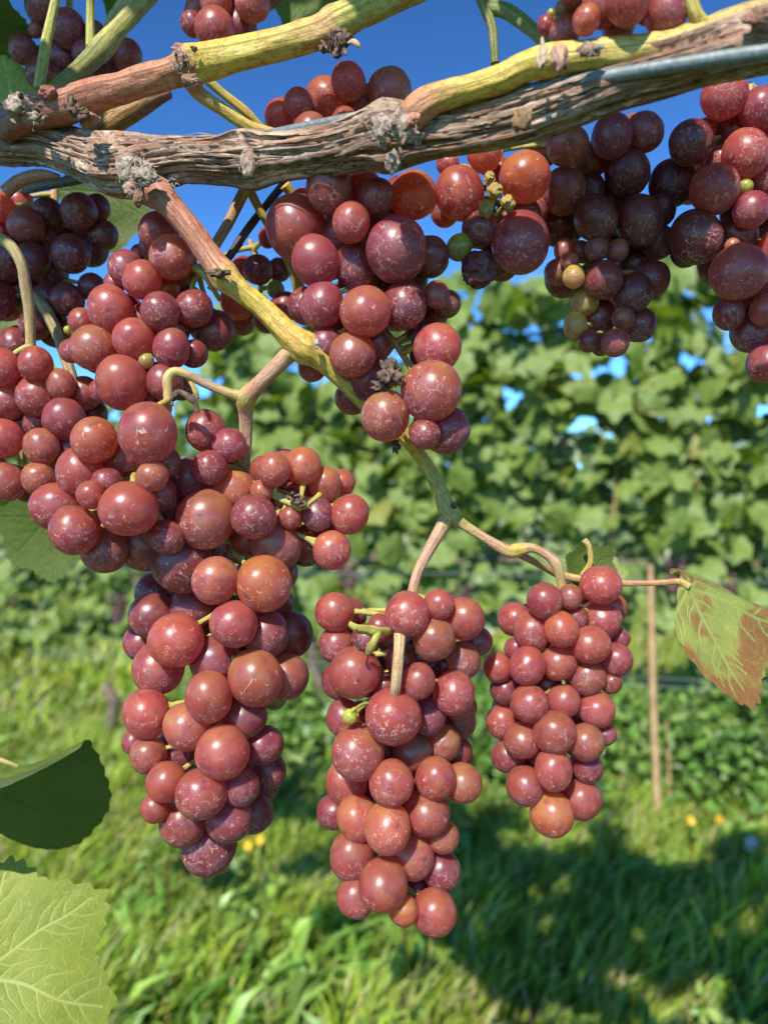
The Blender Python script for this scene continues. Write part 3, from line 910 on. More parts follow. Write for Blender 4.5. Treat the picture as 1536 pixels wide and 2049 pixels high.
# shreds of bark lifting from the wood
rs = random.Random(5)
strips = [(100, 20, 230, 4), (60, -15, 190, 3.2), (150, -35, 210, 3), (215, 5, 120, 4.2), (380, 25, 230, 3.2), (420, -20, 210, 3), (560, 30, 210, 4.5), (620, 5, 200, 3.6),
          (600, -35, 170, 5), (690, 40, 160, 3.5), (905, 10, 170, 3.5), (985, 35, 190, 3.8), (1080, -10, 190, 4), (1150, 15, 190, 3.2), (330, 40, 150, 2.5), (880, -30, 150, 3.2),
          (1180, -40, 160, 3.2), (1220, -12, 180, 4.5), (1100, 42, 160, 3.0), (1400, 62, 300, 5.5), (1290, 60, 230, 4.5), (500, -38, 170, 2.8), (480, 42, 160, 3), (20, 30, 160, 4),
          (250, -42, 160, 4), (740, -35, 110, 4)]
for (px, ang, ln, wd) in strips:
    n = 14
    vs, fs = [], []
    lift_end = rs.choice([-1, 1])
    for i in range(n):
        s = i / (n - 1)
        lf = 1.0 + .05 + .035 * rs.random() + .38 * max(0, (s if lift_end > 0 else 1 - s) - .72) * rs.uniform(.6, 1.3)
        pt, d, t = on_cordon(px + (s - .5) * ln, ang + 5 * math.sin(s * 5 + px), lf)
        side = np.cross(d, t)
        hw = wd * .18e-3 * (math.sin(math.pi * min(1, max(.0, s * .92 + .06))) ** .5) * (1 + .5 * rs.uniform(-1, 1))
        for k, (a, b_) in enumerate(((-1, 0), (-.35, .22), (.4, .2), (1, -.05), (0, -.28))):
            vs.append(pt + side * hw * a + d * hw * b_ * .9)
    for i in range(n - 1):
        for k in range(5):
            a = i * 5 + k; b_ = i * 5 + (k + 1) % 5
            fs.append((a, b_, b_ + 5, a + 5))
    fs.append(tuple(range(5))[::-1]); fs.append(tuple(range((n - 1) * 5, n * 5)))
    tn = rs.uniform(.9, 1.5)
    uvs = [(.02 * k + px * .013, i * .15) for i in range(n) for k in range(5)]
    mesh_obj('bark_strip', vs, fs, M_BARK, VINE, False, np.full((len(vs), 3), tn) * np.array([[1, .9, .8]]), uvs)

RED, YEL, GRN, TAN, OLV = (.33, .135, .075), (.47, .36, .055), (.36, .33, .07), (.42, .27, .12), (.13, .155, .035)
PNK = (.42, .25, .15)
S = lambda pts, cols, nseg=28, sub=14, rough=.07, bumps=(), seed=0, name='shoot': tube(name, [(a, b_, h * (.86 if h > 18 else .93), d) for a, b_, h, d in pts], M_STEM, VINE, cols, nseg, sub, rough, bumps, seed)
# upper left cane: reddish then yellow-green
S([(0, 262, 30, .255), (60, 228, 36, .252), (130, 212, 40, .250), (200, 188, 37, .248), (280, 166, 34, .246), (350, 145, 33, .244), (378, 133, 44, .243), (400, 126, 42, .243),
   (460, 112, 38, .242), (560, 88, 34, .241), (640, 66, 37, .240), (672, 48, 41, .240), (720, 22, 36, .240), (790, -8, 33, .240), (880, -50, 33, .240)],
  [(0, (.22, .12, .08)), (.2, RED), (.40, (.36, .17, .08)), (.455, (.40, .26, .08)), (.49, YEL), (.6, (.46, .37, .06)), (.73, (.42, .26, .08)), (.80, GRN), (1, GRN)], 44, 14, .11, seed=1)
S([(385, 165, 22, .243), (400, 188, 15, .246), (450, 222, 13, .249), (500, 254, 13, .252), (560, 275, 14, .255), (640, 300, 12, .26)], [(0, RED), (.25, (.40, .27, .08)), (.5, YEL), (1, (.4, .24, .1))], seed=2)
S([(415, 160, 10, .262), (450, 190, 9, .264), (490, 222, 10, .266), (520, 252, 8, .268), (560, 290, 8, .27)], [(0, GRN), (.4, YEL), (1, (.4, .24, .1))], 18, seed=3)
# right shoot
S([(800, 262, 34, .216), (835, 222, 37, .212), (875, 197, 33, .210), (940, 178, 30, .207), (1000, 158, 31, .204), (1050, 134, 33, .202), (1095, 122, 38, .200), (1140, 117, 36, .199),
   (1230, 106, 33, .197), (1330, 92, 33, .195), (1405, 75, 40, .194), (1460, 48, 34, .193), (1540, 20, 30, .192), (1640, -20, 30, .19)],
  [(0, (.30, .15, .09)), (.12, (.42, .20, .08)), (.24, YEL), (.4, YEL), (.55, (.42, .34, .07)), (.8, (.38, .30, .08)), (1, (.36, .25, .12))], 44, 14, .12, seed=4)
S([(1415, 70, 22, .193), (1400, 45, 17, .192), (1388, 22, 15, .191), (1375, -20, 14, .19)], [(0, YEL), (1, (.42, .36, .1))], 22, seed=5)
# short dark stalks at the top
S([(990, 128, 9, .24), (988, 95, 9, .24), (985, 60, 10, .241), (972, 20, 12, .242), (955, -20, 12, .243)], [(0, OLV), (1, (.2, .2, .05))], 18, seed=6)
S([(968, 15, 16, .243), (1010, 22, 16, .24), (1050, 48, 15, .236), (1085, 80, 14, .23), (1100, 110, 14, .225)], [(0, OLV), (1, (.2, .22, .05))], 18, seed=7)
# diagonal shoot
S([(255, 350, 30, .250), (300, 375, 38, .245), (340, 408, 30, .243), (385, 462, 27, .242), (425, 520, 27, .2415), (450, 552, 33, .241), (480, 578, 26, .241), (530, 622, 25, .242),
   (580, 672, 30, .243), (612, 698, 38, .244), (640, 718, 27, .245), (690, 765, 21, .248), (740, 812, 20, .252), (800, 862, 19, .258), (845, 920, 15, .262), (875, 970, 15, .262),
   (892, 1012, 18, .262), (902, 1040, 19, .262)],
  [(0, (.25, .12, .08)), (.14, RED), (.26, (.34, .15, .08)), (.31, (.42, .28, .07)), (.38, YEL), (.5, (.48, .30, .06)), (.55, YEL), (.7, GRN), (.8, YEL), (.88, GRN), (1, (.40, .32, .09))], 44, 16, .11, seed=8)
S([(600, 690, 26, .244), (575, 712, 21, .245), (545, 742, 17, .247), (515, 772, 17, .25), (492, 798, 23, .253), (491, 830, 15, .256), (491, 880, 14, .259), (487, 950, 13, .262)],
  [(0, GRN), (.2, PNK), (.45, PNK), (.57, GRN), (.68, PNK), (1, (.38, .24, .13))], 26, 14, .07, seed=9)
S([(492, 798, 16, .253), (455, 786, 10, .251), (410, 768, 9, .249), (378, 752, 10, .247), (350, 745, 11, .246), (336, 758, 11, .245), (336, 785, 10, .245), (338, 812, 10, .245)],
  [(0, GRN), (.3, PNK), (.6, (.42, .36, .10)), (1, (.42, .30, .14))], 20, 12, .08, seed=10)
tube('tendril_stub', [(345, 795, 7, .243), (360, 785, 5, .24), (380, 795, 6, .239), (392, 808, 4, .239), (395, 824, 5, .24)], M_DRY, VINE, None, 12, 6, .7, seed=12)
S([(375, 755, 6, .2485), (385, 770, 5, .247), (392, 785, 6, .2455), (396, 798, 3, .245)], [(0, YEL), (1, (.2, .14, .06))], 12, seed=13)
# lower fork
S([(898, 1030, 16, .262), (880, 1062, 14, .261), (855, 1105, 12, .260), (835, 1145, 11, .259), (823, 1192, 11, .258)], [(0, GRN), (.3, PNK), (1, (.42, .25, .14))], 22, 12, .08, seed=14)
S([(902, 1032, 15, .262), (930, 1052, 11, .263), (975, 1080, 11, .264), (1015, 1102, 14, .265), (1038, 1100, 15, .266), (1065, 1097, 10, .266), (1095, 1112, 10, .266), (1112, 1130, 12, .266),
   (1122, 1165, 9, .267), (1130, 1225, 9, .268)], [(0, GRN), (.25, PNK), (.4, YEL), (.55, TAN), (.7, PNK), (.8, (.42, .32, .12)), (1, (.42, .30, .14))], 22, 14, .09, seed=15)
S([(1030, 1105, 8, .267), (1080, 1130, 8, .275), (1120, 1150, 9, .28), (1170, 1160, 8, .28), (1250, 1167, 6.5, .279), (1320, 1166, 6, .276), (1358, 1164, 7, .273), (1378, 1174, 8, .272)],
  [(0, (.33, .2, .1)), (.4, (.42, .3, .1)), (.6, (.42, .2, .11)), (1, (.45, .32, .09))], 18, 12, .06, seed=16, name='leaf_stalk')
S([(1165, 1152, 7, .28), (1180, 1125, 6, .279), (1178, 1095, 6, .278), (1168, 1080, 7, .278)], [(0, YEL), (1, (.45, .36, .12))], 14, seed=17, name='tendril_stub')
# shoots behind
S([(510, 340, 13, .262), (480, 400, 12, .266), (455, 450, 11, .268), (425, 500, 11, .27), (400, 545, 12, .268), (372, 562, 10, .262)], [(0, YEL), (.3, PNK), (1, PNK)], 20, seed=18)
S([(495, 370, 10, .266), (520, 420, 9, .27), (555, 480, 9, .275), (580, 530, 9, .28), (598, 575, 14, .285)], [(0, YEL), (.5, (.4, .3, .1)), (1, YEL)], 18, seed=19)
S([(570, 370, 12, .262), (585, 390, 10, .264), (600, 420, 8, .266)], [(0, YEL), (1, GRN)], 14, seed=20)
tube('dry_shoot', [(585, 345, 8, .272), (530, 415, 7, .274), (480, 480, 8, .276), (445, 535, 7, .277), (420, 580, 6, .278)], simple_mat('dry_dark_shoot', (.10, .05, .04), .6, 0, 300, (.04, .025, .025), .0002), VINE, None, 14, 10, .35, seed=21)
S([(390, 535, 10, .256), (410, 548, 10, .252), (425, 575, 6, .252), (440, 600, 5, .256)], [(0, GRN), (1, (.3, .26, .08))], 14, seed=22)
# left side stalks
S([(-20, 470, 13, .262), (18, 488, 12, .262), (42, 525, 11, .262), (52, 570, 12, .264), (60, 630, 11, .267), (62, 700, 11, .27)], [(0, (.36, .32, .1)), (.5, (.33, .24, .12)), (1, (.40, .31, .12))], 20, seed=23)
S([(70, 590, 9, .284), (95, 625, 13, .282), (120, 680, 12, .28), (140, 740, 12, .276), (150, 780, 10, .275)], [(0, (.25, .22, .07)), (1, (.3, .2, .1))], 18, seed=24)
# top left shoots
S([(330, -50, 20, .285), (285, 5, 22, .28), (240, 55, 21, .275), (205, 95, 25, .272), (170, 130, 21, .268), (110, 178, 19, .262), (60, 225, 18, .258)], [(0, (.36, .33, .1)), (.45, (.32, .30, .08)), (.6, (.16, .17, .04)), (1, (.18, .19, .04))], 24, 12, .08, seed=25)
S([(120, -40, 10, .262), (105, 30, 10, .262), (92, 90, 11, .26), (78, 180, 12, .257)], [(0, (.36, .36, .08)), (1, (.3, .3, .07))], 18, seed=26)
S([(182, -30, 8, .27), (181, 40, 9, .272), (180, 95, 9, .27)], [(0, (.36, .36, .08)), (1, (.32, .34, .08))], 16, seed=27)
S([(285, -40, 14, .288), (250, 8, 14, .284), (225, 45, 14, .282), (215, 65, 9, .28)], [(0, (.4, .36, .13)), (1, (.4, .36, .13))], 18, seed=28)
S([(120, 320, 26, .275), (180, 275, 26, .272), (235, 235, 28, .272), (290, 205, 24, .272), (340, 185, 12, .270)], [(0, (.2, .1, .03)), (.4, (.36, .2, .04)), (1, (.22, .10, .05))], 24, seed=29)
S([(560, -30, 30, .29), (500, 20, 28, .29), (450, 70, 24, .285), (430, 100, 12, .28)], [(0, (.22, .1, .05)), (1, (.26, .12, .06))], 20, seed=30)
S([(10, 385, 14, .262), (40, 362, 14, .262), (80, 350, 13, .262), (120, 352, 4, .262)], [(0, (.34, .15, .08)), (1, (.36, .2, .1))], 20, seed=31)


# nodes: buds, dry scales and grey wool
def lump(name, x, y, r, Y, mat, seed, amp=.5, sq=(1, .8, 1), col=None, fr=1.5):
    v = ICO4.copy()
    d = fbm(ICO4 * fr + seed * 3.3, 5, seed)
    v = v * (1 + amp * d)[:, None] * np.array(sq) * (r * Y / F)
    v = v + np.array(P(x, y, Y))
    return mesh_obj(name, v, ICO4F, mat, VINE, True, np.tile(col or (1, 1, 1), (len(v), 1)), ICO4[:, :2] * .3)


def hairs(x, y, r, Y, n, ln, mat, seed, parent=None):
    rh = np.random.default_rng(seed)
    V_, F_ = [], []
    k = 0
    c0 = np.array(P(x, y, Y)); rw = r * Y / F
    for i in range(n // 3):
        d = rh.normal(size=3); d[1] = -abs(d[1]) * .8; d /= np.linalg.norm(d)
        a = c0 + d * rw * rh.uniform(.7, 1.0)
        dirv = rh.normal(size=3) + d * .6; dirv /= np.linalg.norm(dirv)
        L = ln * .6 * Y / F * rh.uniform(.3, 1.2)
        bend = rh.normal(size=3) * L * .5
        side = np.cross(dirv, [0.1, -1, 0.2]); side /= np.linalg.norm(side) + 1e-9
        wdt = rh.uniform(.00005, .00011)
        pts = [a, a + dirv * L * .5 + bend * .3, a + dirv * L + bend]
        for j, p in enumerate(pts):
            ww = wdt * (1, .8, .2)[j]
            V_ += [p - side * ww, p + side * ww]
        F_ += [(k, k + 1, k + 3, k + 2), (k + 2, k + 3, k + 5, k + 4)]
        k += 6
    return mesh_obj('wool_fibres', np.array(V_), np.array(F_), mat, parent or VINE, False)


lump('node', 258, 338, 28, .238, M_WOOL, 1, .35, (.9, .7, 1.1))
lump('node', 290, 352, 21, .234, M_WOOL, 2, .4, (1.4, .7, .8))
lump('node', 266, 378, 16, .236, M_WOOL, 3, .5)
lump('bud', 278, 398, 14, .236, M_BARK, 4, .4, (.7, .8, 1.4), (1.5, 1.1, .9))
lump('node', 770, 258, 28, .208, M_WOOL, 5, .45, (.8, .7, 1.1))
lump('node', 798, 250, 23, .205, M_WOOL, 6, .5, (1, .7, 1.2))
lump('node', 822, 275, 16, .208, M_WOOL, 7, .5, (1.2, .7, .9))
lump('bud', 788, 322, 16, .209, M_WOOL, 8, .5, (.8, .8, 1.2))
lump('bud', 826, 238, 13, .203, M_BARK, 30, .3, (1.1, .8, 1), (2.2, 1.3, 1.1))
lump('node', 497, 325, 21, .229, M_WOOL, 9, .3, (.8, .35, 1.4))
lump('node', 40, 212, 20, .24, M_WOOL, 10, .5, (1.2, .8, 1))
lump('node', 66, 238, 16, .242, M_WOOL, 11, .4, (1.5, .8, .7))
lump('bud', 98, 186, 15, .244, M_BARK, 12, .3, (1.3, .9, .9), (1.6, .9, .8))
lump('bud', 178, 238, 16, .237, M_BARK, 13, .35, (1.2, .9, .9), (1.6, 1.1, .9))
lump('bud', 142, 208, 14, .232, M_DRY, 14, .6, (.7, .8, 1.3))
lump('bud', 158, 226, 12, .232, M_DRY, 32, .7, (1.1, .7, 1))
lump('node', 362, 118, 14, .237, M_WOOL, 15, .5, (.8, .8, 1.5))
lump('node', 385, 160, 11, .236, M_WOOL, 16, .6, (1.6, .7, .7))
lump('bud', 366, 96, 11, .24, M_BARK, 33, .4, (1.6, .8, .8), (1.7, 1, .8))
lump('bud', 690, 76, 15, .232, M_DRY, 17, .6, (1.1, .8, 1))
lump('bud', 664, 82, 12, .232, M_DRY, 18, .6, (.7, .8, 1.4))
lump('bud', 674, 100, 10, .233, M_DRY, 19, .5, (.9, .8, 1.5))
lump('bud', 650, 98, 8, .234, M_DRY, 37, .6, (1.3, .8, .9))
tube('dry_scale', [(696, 86, 3, .231), (706, 84, 6, .230), (716, 90, 5, .229), (722, 96, 1, .229)], simple_mat('pale_scale', (.4, .33, .22), .8, 0, 300, (.3, .2, .12)), VINE, None, 10, 6, .3, seed=35)
tube('tendril', [(676, 104, 1.6, .233), (672, 112, 1.6, .233), (678, 122, 1.4, .233), (674, 134, 1.2, .233)], M_DRY, VINE, None, 8, 6, .2, seed=36)
lump('bud', 1118, 118, 21, .190, M_STEM, 20, .3, (.85, .9, 1.3), (.42, .25, .17))
lump('bud', 1086, 112, 12, .190, M_STEM, 21, .6, (.7, .8, 2.2), (.45, .36, .22))
lump('node', 1180, 100, 14, .191, M_WOOL, 22, .5, (1.5, .7, .9))
lump('bud', 1045, 238, 20, .197, M_BARK, 23, .35, (.9, .7, 1.1), (1.2, 1.05, .6))
lump('bud', 1522, 40, 22, .18, M_BARK, 24, .5, (1.3, .9, .9), (1.2, .9, .8))
lump('bud', 434, 548, 12, .235, M_DRY, 25, .5, (1.4, .7, .6))
lump('bud', 455, 545, 8, .234, M_DRY, 26, .6, (1.1, .8, .7))
lump('node', 632, 688, 7, .237, M_WOOL, 27, .5, (.7, .6, 1.3))
lump('bud', 790, 892, 12, .25, M_DRY, 28, .5, (.8, .8, 1.1))
lump('bud', 908, 1012, 6, .258, M_DRY, 29, .4)
lump('dry_berry', 780, 748, 20, .233, M_DRY, 31, .8, (1, .8, 1.1), None, 2.4)
lump('dry_berry', 760, 776, 12, .236, M_DRY, 34, .8, (1.2, .8, .8), None, 2.4)
M_HAIR = simple_mat('wool_hair', (.48, .42, .34), .9, 0, 100, (.36, .29, .22))
for (x, y, r, Y, n, ln) in ((258, 338, 34, .238, 260, 12), (290, 352, 28, .234, 260, 13), (345, 365, 10, .238, 90, 18), (770, 258, 33, .208, 260, 12), (800, 252, 28, .205, 260, 12),
                            (826, 275, 22, .208, 150, 11), (788, 322, 16, .209, 120, 10), (497, 325, 24, .229, 160, 8), (40, 212, 24, .24, 200, 11), (66, 238, 20, .242, 200, 11), (370, 130, 24, .237, 160, 9),
                            (1180, 100, 18, .191, 120, 9), (270, 380, 20, .236, 140, 12)):
    tag(hairs(x, y, r, Y, n, ln, M_HAIR, int(x + y)), kind='stuff')

# bud scales / flakes round the biggest nodes
for k in range(26):
    x, y, Y = rs.choice([(270, 365, .234), (790, 270, .203), (150, 215, .236), (55, 222, .238), (375, 125, .236), (675, 80, .232), (1100, 115, .190)])
    x += rs.uniform(-34, 34); y += rs.uniform(-26, 30)
    a = rs.uniform(0, 6.28); L = rs.uniform(8, 20)
    tube('dry_scale', [(x, y, 2, Y), (x + math.cos(a) * L * .5, y + math.sin(a) * L * .5, rs.uniform(3, 6), Y - .001), (x + math.cos(a) * L, y + math.sin(a) * L, 1, Y - .0025)],
         M_DRY if rs.random() < .5 else M_BARK, VINE, [(0, (1, .8, .7)), (1, (1.3, 1.1, 1))], 6, 4, .6, seed=k)

# fruiting wire
ws = []
for (x, y) in ((-120, 405), (75, 374), (250, 338), (450, 292), (645, 249), (830, 218), (1030, 186), (1160, 163), (1300, 139), (1420, 120), (1540, 103), (1660, 86)):
    Yw = 1 / (3.42 + (x - 75) * .00148)
    ws.append((x, y, (.0018) * F / Yw, Yw))
wire = tube('trellis_wire', ws, M_WIRE, None, None, 20, 14, .03, seed=40)
tag(wire, 'thick grey galvanised trellis wire running along the old wood of the near vine', 'wire')

# ---------------------------------------------------------------- leaves
LOBES = [(0, 1.0), (24, .80), (48, .93), (74, .70), (100, .76), (128, .60), (150, .50), (170, .26), (180, .10)]


ROUND = [(0, 1.0), (30, .98), (60, .95), (90, .86), (115, .66), (140, .42), (180, .2)]
WEDGE = [(0, 1.0), (30, .86), (52, .92), (75, .66), (92, .42), (110, .16), (180, .05)]


def leaf_outline(th, seed=0, teeth=.055, nt=46):
    lb = WEDGE if seed == 8 else ROUND if seed == 5 else LOBES
    a = np.degrees(np.abs(((th + math.pi) % (2 * math.pi)) - math.pi))
    r = np.interp(a, [l[0] for l in lb], [l[1] for l in lb])
    k = np.stack([np.cos(th) * 1.6, np.sin(th) * 1.6, np.full_like(th, seed * 5.0)], axis=1)
    r = r * (1 + .09 * fbm(k, 2, seed))
    saw = (th * nt / (2 * math.pi) + .3 * np.sin(th * 5 + seed)) % 1.0
    return r * (1 + teeth * (1.2 - np.abs(saw - .55) * 2.4))


def vein_lines():
    segs = []
    for s in (-1, 1):
        for a, L in ((0, .98), (48, .90), (100, .70), (148, .42)):
            if a == 0 and s == -1: continue
            d0 = math.radians(a) * s
            d = np.array([math.sin(d0), math.cos(d0)])
            segs.append((np.zeros(2), d * L, .017, .008))
            if a > 120: continue
            for k in range(1, 6):
                t = (k + .25 * math.sin(k * 1.9 + a * .3)) / 6.2
                for sd in (-1, 1):
                    aa = d0 + sd * math.radians(50 + 6 * math.sin(k * 2.3 + a + sd))
                    ab = d0 + sd * math.radians(26)
                    ln = L * (.30 - .26 * abs(t - .45))
                    p0 = d * L * (t + .025 * sd)
                    p1 = p0 + np.array([math.sin(aa), math.cos(aa)]) * ln * .55
                    p2 = p1 + np.array([math.sin(ab), math.cos(ab)]) * ln * .55
                    segs.append((p0, p1, .0085, .0070)); segs.append((p1, p2, .0070, .0045))
    return segs


VL = vein_lines()


def near_leaf(size, seed, nA=180, nR=46, teeth=.055):
    th = np.linspace(0, 2 * math.pi, nA, endpoint=False)
    ro = leaf_outline(th, seed, teeth)
    rs_ = (np.arange(1, nR + 1) / nR)
    x = (np.sin(th)[None] * ro[None] * rs_[:, None]).ravel()
    y = (np.cos(th)[None] * ro[None] * rs_[:, None]).ravel()
    pts = np.vstack([[0, 0], np.stack([x, y], axis=1)])
    wob = np.stack([vnoise(np.c_[pts * 3, np.zeros(len(pts))], 3), vnoise(np.c_[pts * 3, np.ones(len(pts))], 4)], axis=1) * .03
    q = pts + wob
    vein = np.zeros(len(q)); vd = np.full(len(q), 9.0)
    for (a, b, w0, w1) in VL:
        ab = b - a
        t = np.clip(((q - a) @ ab) / (ab @ ab), 0, 1)
        d = np.linalg.norm(q - a - t[:, None] * ab, axis=1)
        ww = w0 + (w1 - w0) * t
        vein = np.maximum(vein, np.clip(1.6 - d / ww, 0, 1) * (1 if w0 > .01 else .7))
        vd = np.minimum(vd, d)
    z = .02 * vein * 0 - .0 + .05 * fbm(np.c_[pts * 1.5, np.full(len(pts), seed)], 2, seed) + .014 * np.clip(vd * 5, 0, .35)
    F_ = []
    for j in range(nA):
        F_.append((0, 1 + j, 1 + (j + 1) % nA))
    i = np.arange(nR - 1)[:, None] * nA + 1
    j = np.arange(nA)[None, :]
    jn = (j + 1) % nA
    Q = np.stack([i + j, i + nA + j, i + nA + jn, i + jn], axis=-1).reshape(-1, 4)
    F_ += [tuple(t) for t in Q]
    return np.c_[pts, z] * size, F_, vein, vd * size


def put_leaf(name, junction, tipdir, normal, size, mat, seed, bend=None, parent=None, **kw):
    v, f, vein, vd = near_leaf(size, seed, **kw)
    if bend: v = bend(v)
    t = Vector(tipdir).normalized(); nn = Vector(normal); nn = (nn - t * nn.dot(t)).normalized()
    xx = t.cross(nn)
    R = np.array([xx, t, nn])
    vw = v @ R + np.array(junction)
    o = mesh_obj(name, vw, f, mat, parent if parent is not None else VINE, True, None, None, {'vein': vein, 'vdist': vd})
    return o


def curl(k, kx=0):
    def f(v):
        v = v.copy()
        v[:, 2] += k * v[:, 1] ** 2 + kx * v[:, 0] ** 2
        return v
    return f


def fold(angle, soft=.004, droop=0):
    """bend the half at x<0 up about the midrib"""
    def f(v):
        v = v.copy()
        x = v[:, 0]
        t = np.clip((-x) / soft, 0, None)
        a = np.where(x < 0, angle * np.clip(t, 0, 1), 0)
        nx = np.where(x < 0, x * np.cos(a), x)
        nz = np.where(x < 0, -x * np.sin(a), 0)
        if droop < -1: nx = np.where(nx > 0, nx * 1.30, nx)
        v[:, 0] = nx; v[:, 2] += nz + (droop * 8 if droop > -1 else -3.0) * np.clip(x, 0, None) ** 2 - (9.0 * (v[:, 1] - .02) ** 2 if droop < -1 else 0)
        return v
    return f


# bright leaf, bottom left corner
L1 = put_leaf('leaf', P(-50, 1952, .262), (1, .10, -.33), (.05, -.8, .55), .0455, M_LEAF_NEAR, 3, curl(-3), teeth=.045, nA=560, nR=150)
L1['label'] = 'sunlit yellow-green leaf with pale branching veins in the bottom left corner'
tube('leaf_stalk', [(-42, 1900, 6, .262), (-80, 1800, 6, .262), (-100, 1600, 6, .265)], M_STEM, VINE, [(0, PNK), (1, PNK)], 12, 6)
# folded leaf above it: upper half turned to the sun, lower half hanging in its own shade
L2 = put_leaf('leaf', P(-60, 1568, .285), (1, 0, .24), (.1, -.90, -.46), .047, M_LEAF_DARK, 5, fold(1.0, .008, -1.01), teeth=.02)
L2['label'] = 'dark folded leaf at the left edge showing its shaded lower half'
tube('leaf_stalk', [(-60, 1500, 6, .29), (0, 1520, 5, .285), (40, 1535, 4, .285)], M_STEM, VINE, [(0, PNK), (1, GRN)], 12, 6)
# reddish leaf at the right edge
L3 = put_leaf('leaf', P(1376, 1174, .272), (.86, .1, -.36), (-.35, -.85, .25), .041, M_LEAF_RED, 8, fold(-1.2, .010, 2.2), teeth=.04, nA=300, nR=100)
L3['label'] = 'yellow-green leaf with rust-red blotches between the veins at the right edge'
# small torn leaf behind the right bunch
L4 = put_leaf('leaf', P(1180, 1150, .285), (-.25, .15, 1), (.1, -.85, .5), .0125, M_LEAF_DARK, 11, curl(22, 30), teeth=.09, nA=120, nR=20)
L5 = put_leaf('leaf', P(1195, 1160, .30), (.6, .2, .8), (-.2, -.6, .8), .0115, M_LEAF_PALE, 12, curl(-14), teeth=.09, nA=120, nR=20)
# leaves at the top left and behind
put_leaf('leaf', P(30, 215, .31), (-.3, .2, .9), (.3, -.8, .3), .022, M_LEAF_PALE, 13, curl(4), nA=120, nR=20)
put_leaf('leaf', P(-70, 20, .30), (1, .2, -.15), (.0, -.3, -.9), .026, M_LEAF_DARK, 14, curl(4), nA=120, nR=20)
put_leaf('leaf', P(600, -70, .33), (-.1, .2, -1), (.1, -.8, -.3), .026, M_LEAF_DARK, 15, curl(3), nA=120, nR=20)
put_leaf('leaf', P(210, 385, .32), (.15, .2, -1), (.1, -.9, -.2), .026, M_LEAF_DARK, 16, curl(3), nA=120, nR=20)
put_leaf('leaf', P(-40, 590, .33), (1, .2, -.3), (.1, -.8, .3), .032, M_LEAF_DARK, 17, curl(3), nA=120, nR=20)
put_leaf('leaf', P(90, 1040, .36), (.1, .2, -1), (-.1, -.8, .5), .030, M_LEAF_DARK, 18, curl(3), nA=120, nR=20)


def simple_leaf(seed, n=44):
    th = np.linspace(0, 2 * math.pi, n, endpoint=False)
    ro = leaf_outline(th, seed, .05, 22)
    V_ = [(0, 0, 0)]
    for rr_ in (.5, 1.0):
        for a, r in zip(th, ro):
            V_.append((math.sin(a) * r * rr_, math.cos(a) * r * rr_, 0))
    V_ = np.array(V_)
    V_[:, 2] = -.22 * V_[:, 0] ** 2 * (1 if seed % 2 else -.6) - .25 * V_[:, 1] ** 2 * V_[:, 1] + .13 * fbm(V_ * 2 + seed, 2, seed) + .10 * np.abs(V_[:, 0])
    F_ = []
    for j in range(n):
        jn = (j + 1) % n
        F_.append((0, 1 + j, 1 + jn))
        F_.append((1 + j, 1 + n + j, 1 + n + jn)); F_.append((1 + j, 1 + n + jn, 1 + jn))
    return V_, np.array(F_)


SL = [simple_leaf(s) for s in range(7)]


def leaf_frames(n, nrm, spread, r):
    """random rotation matrices whose normal leans to nrm and whose tip hangs down"""
    N = np.asarray(nrm)[None] + r.normal(size=(n, 3)) * spread
    N /= np.linalg.norm(N, axis=1)[:, None]
    T = np.array([0, 0, -1.0])[None] + r.normal(size=(n, 3)) * .55
    T -= N * (T * N).sum(1)[:, None]
    T /= np.linalg.norm(T, axis=1)[:, None]
    X = np.cross(T, N)
    return np.stack([X, T, N], axis=1)      # rows


def merge_leaves(pos, R, size, r):
    V_, F_ = [], []
    k = 0
    for p, m, s in zip(pos, R, size):
        v, f = SL[r.integers(7)]
        V_.append(v @ m * s + p); F_.append(f + k); k += len(v)
    return np.vstack(V_), np.vstack(F_)


# ---- foliage of the near row above the picture, which shades the ground and some bunches
rc = np.random.default_rng(21)
cd = np.array([.905, -.425, 0.0])          # direction of the near row
c0 = np.array([-.02, .245, 0.0])
pos = []
while len(pos) < 820:
    s = rc.uniform(-2.6, 1.6); z = 1.27 + .62 * rc.random() ** .9; t_ = rc.normal() * .11
    p = c0 + cd * s + np.array([.425, .905, 0]) * t_
    p[2] = z
    if p[2] < CZ + .70 * max(p[1], 0) + .05 and p[1] > 0: continue
    # keep the sun on the lit bunches and leave gaps
    g0 = p - np.array(SUN) * (p[2] - 1.0) / SUN.z
    if abs(g0[0]) < .28 and abs(g0[1] - .25) < .2: continue
    g1 = p - np.array(SUN) * p[2] / SUN.z
    px = 768 + g1[0] / g1[1] * F; py = 1024.5 + F / g1[1]
    lit = vnoise(np.array([[g1[0] * 2.6 + 3, g1[1] * 2.6, 0]]), 8)[0]
    if px < 380 and py > 1500 and lit > -.55: continue
    if lit + .9 * vnoise(np.array([[g1[0] * 8 + 3, g1[1] * 8, 2]]), 9)[0] > (.16 if px < 560 else .24): continue
    pos.append(p)
pos = np.array(pos)
v, f = merge_leaves(pos, leaf_frames(len(pos), (-.2, -.5, .6), .6, rc), rc.uniform(.045, .085, len(pos)), rc)
o = mesh_obj('leaf_canopy', v, f, M_LEAF_FAR, VINE, True)
tag(o, None, None, None, 'stuff')
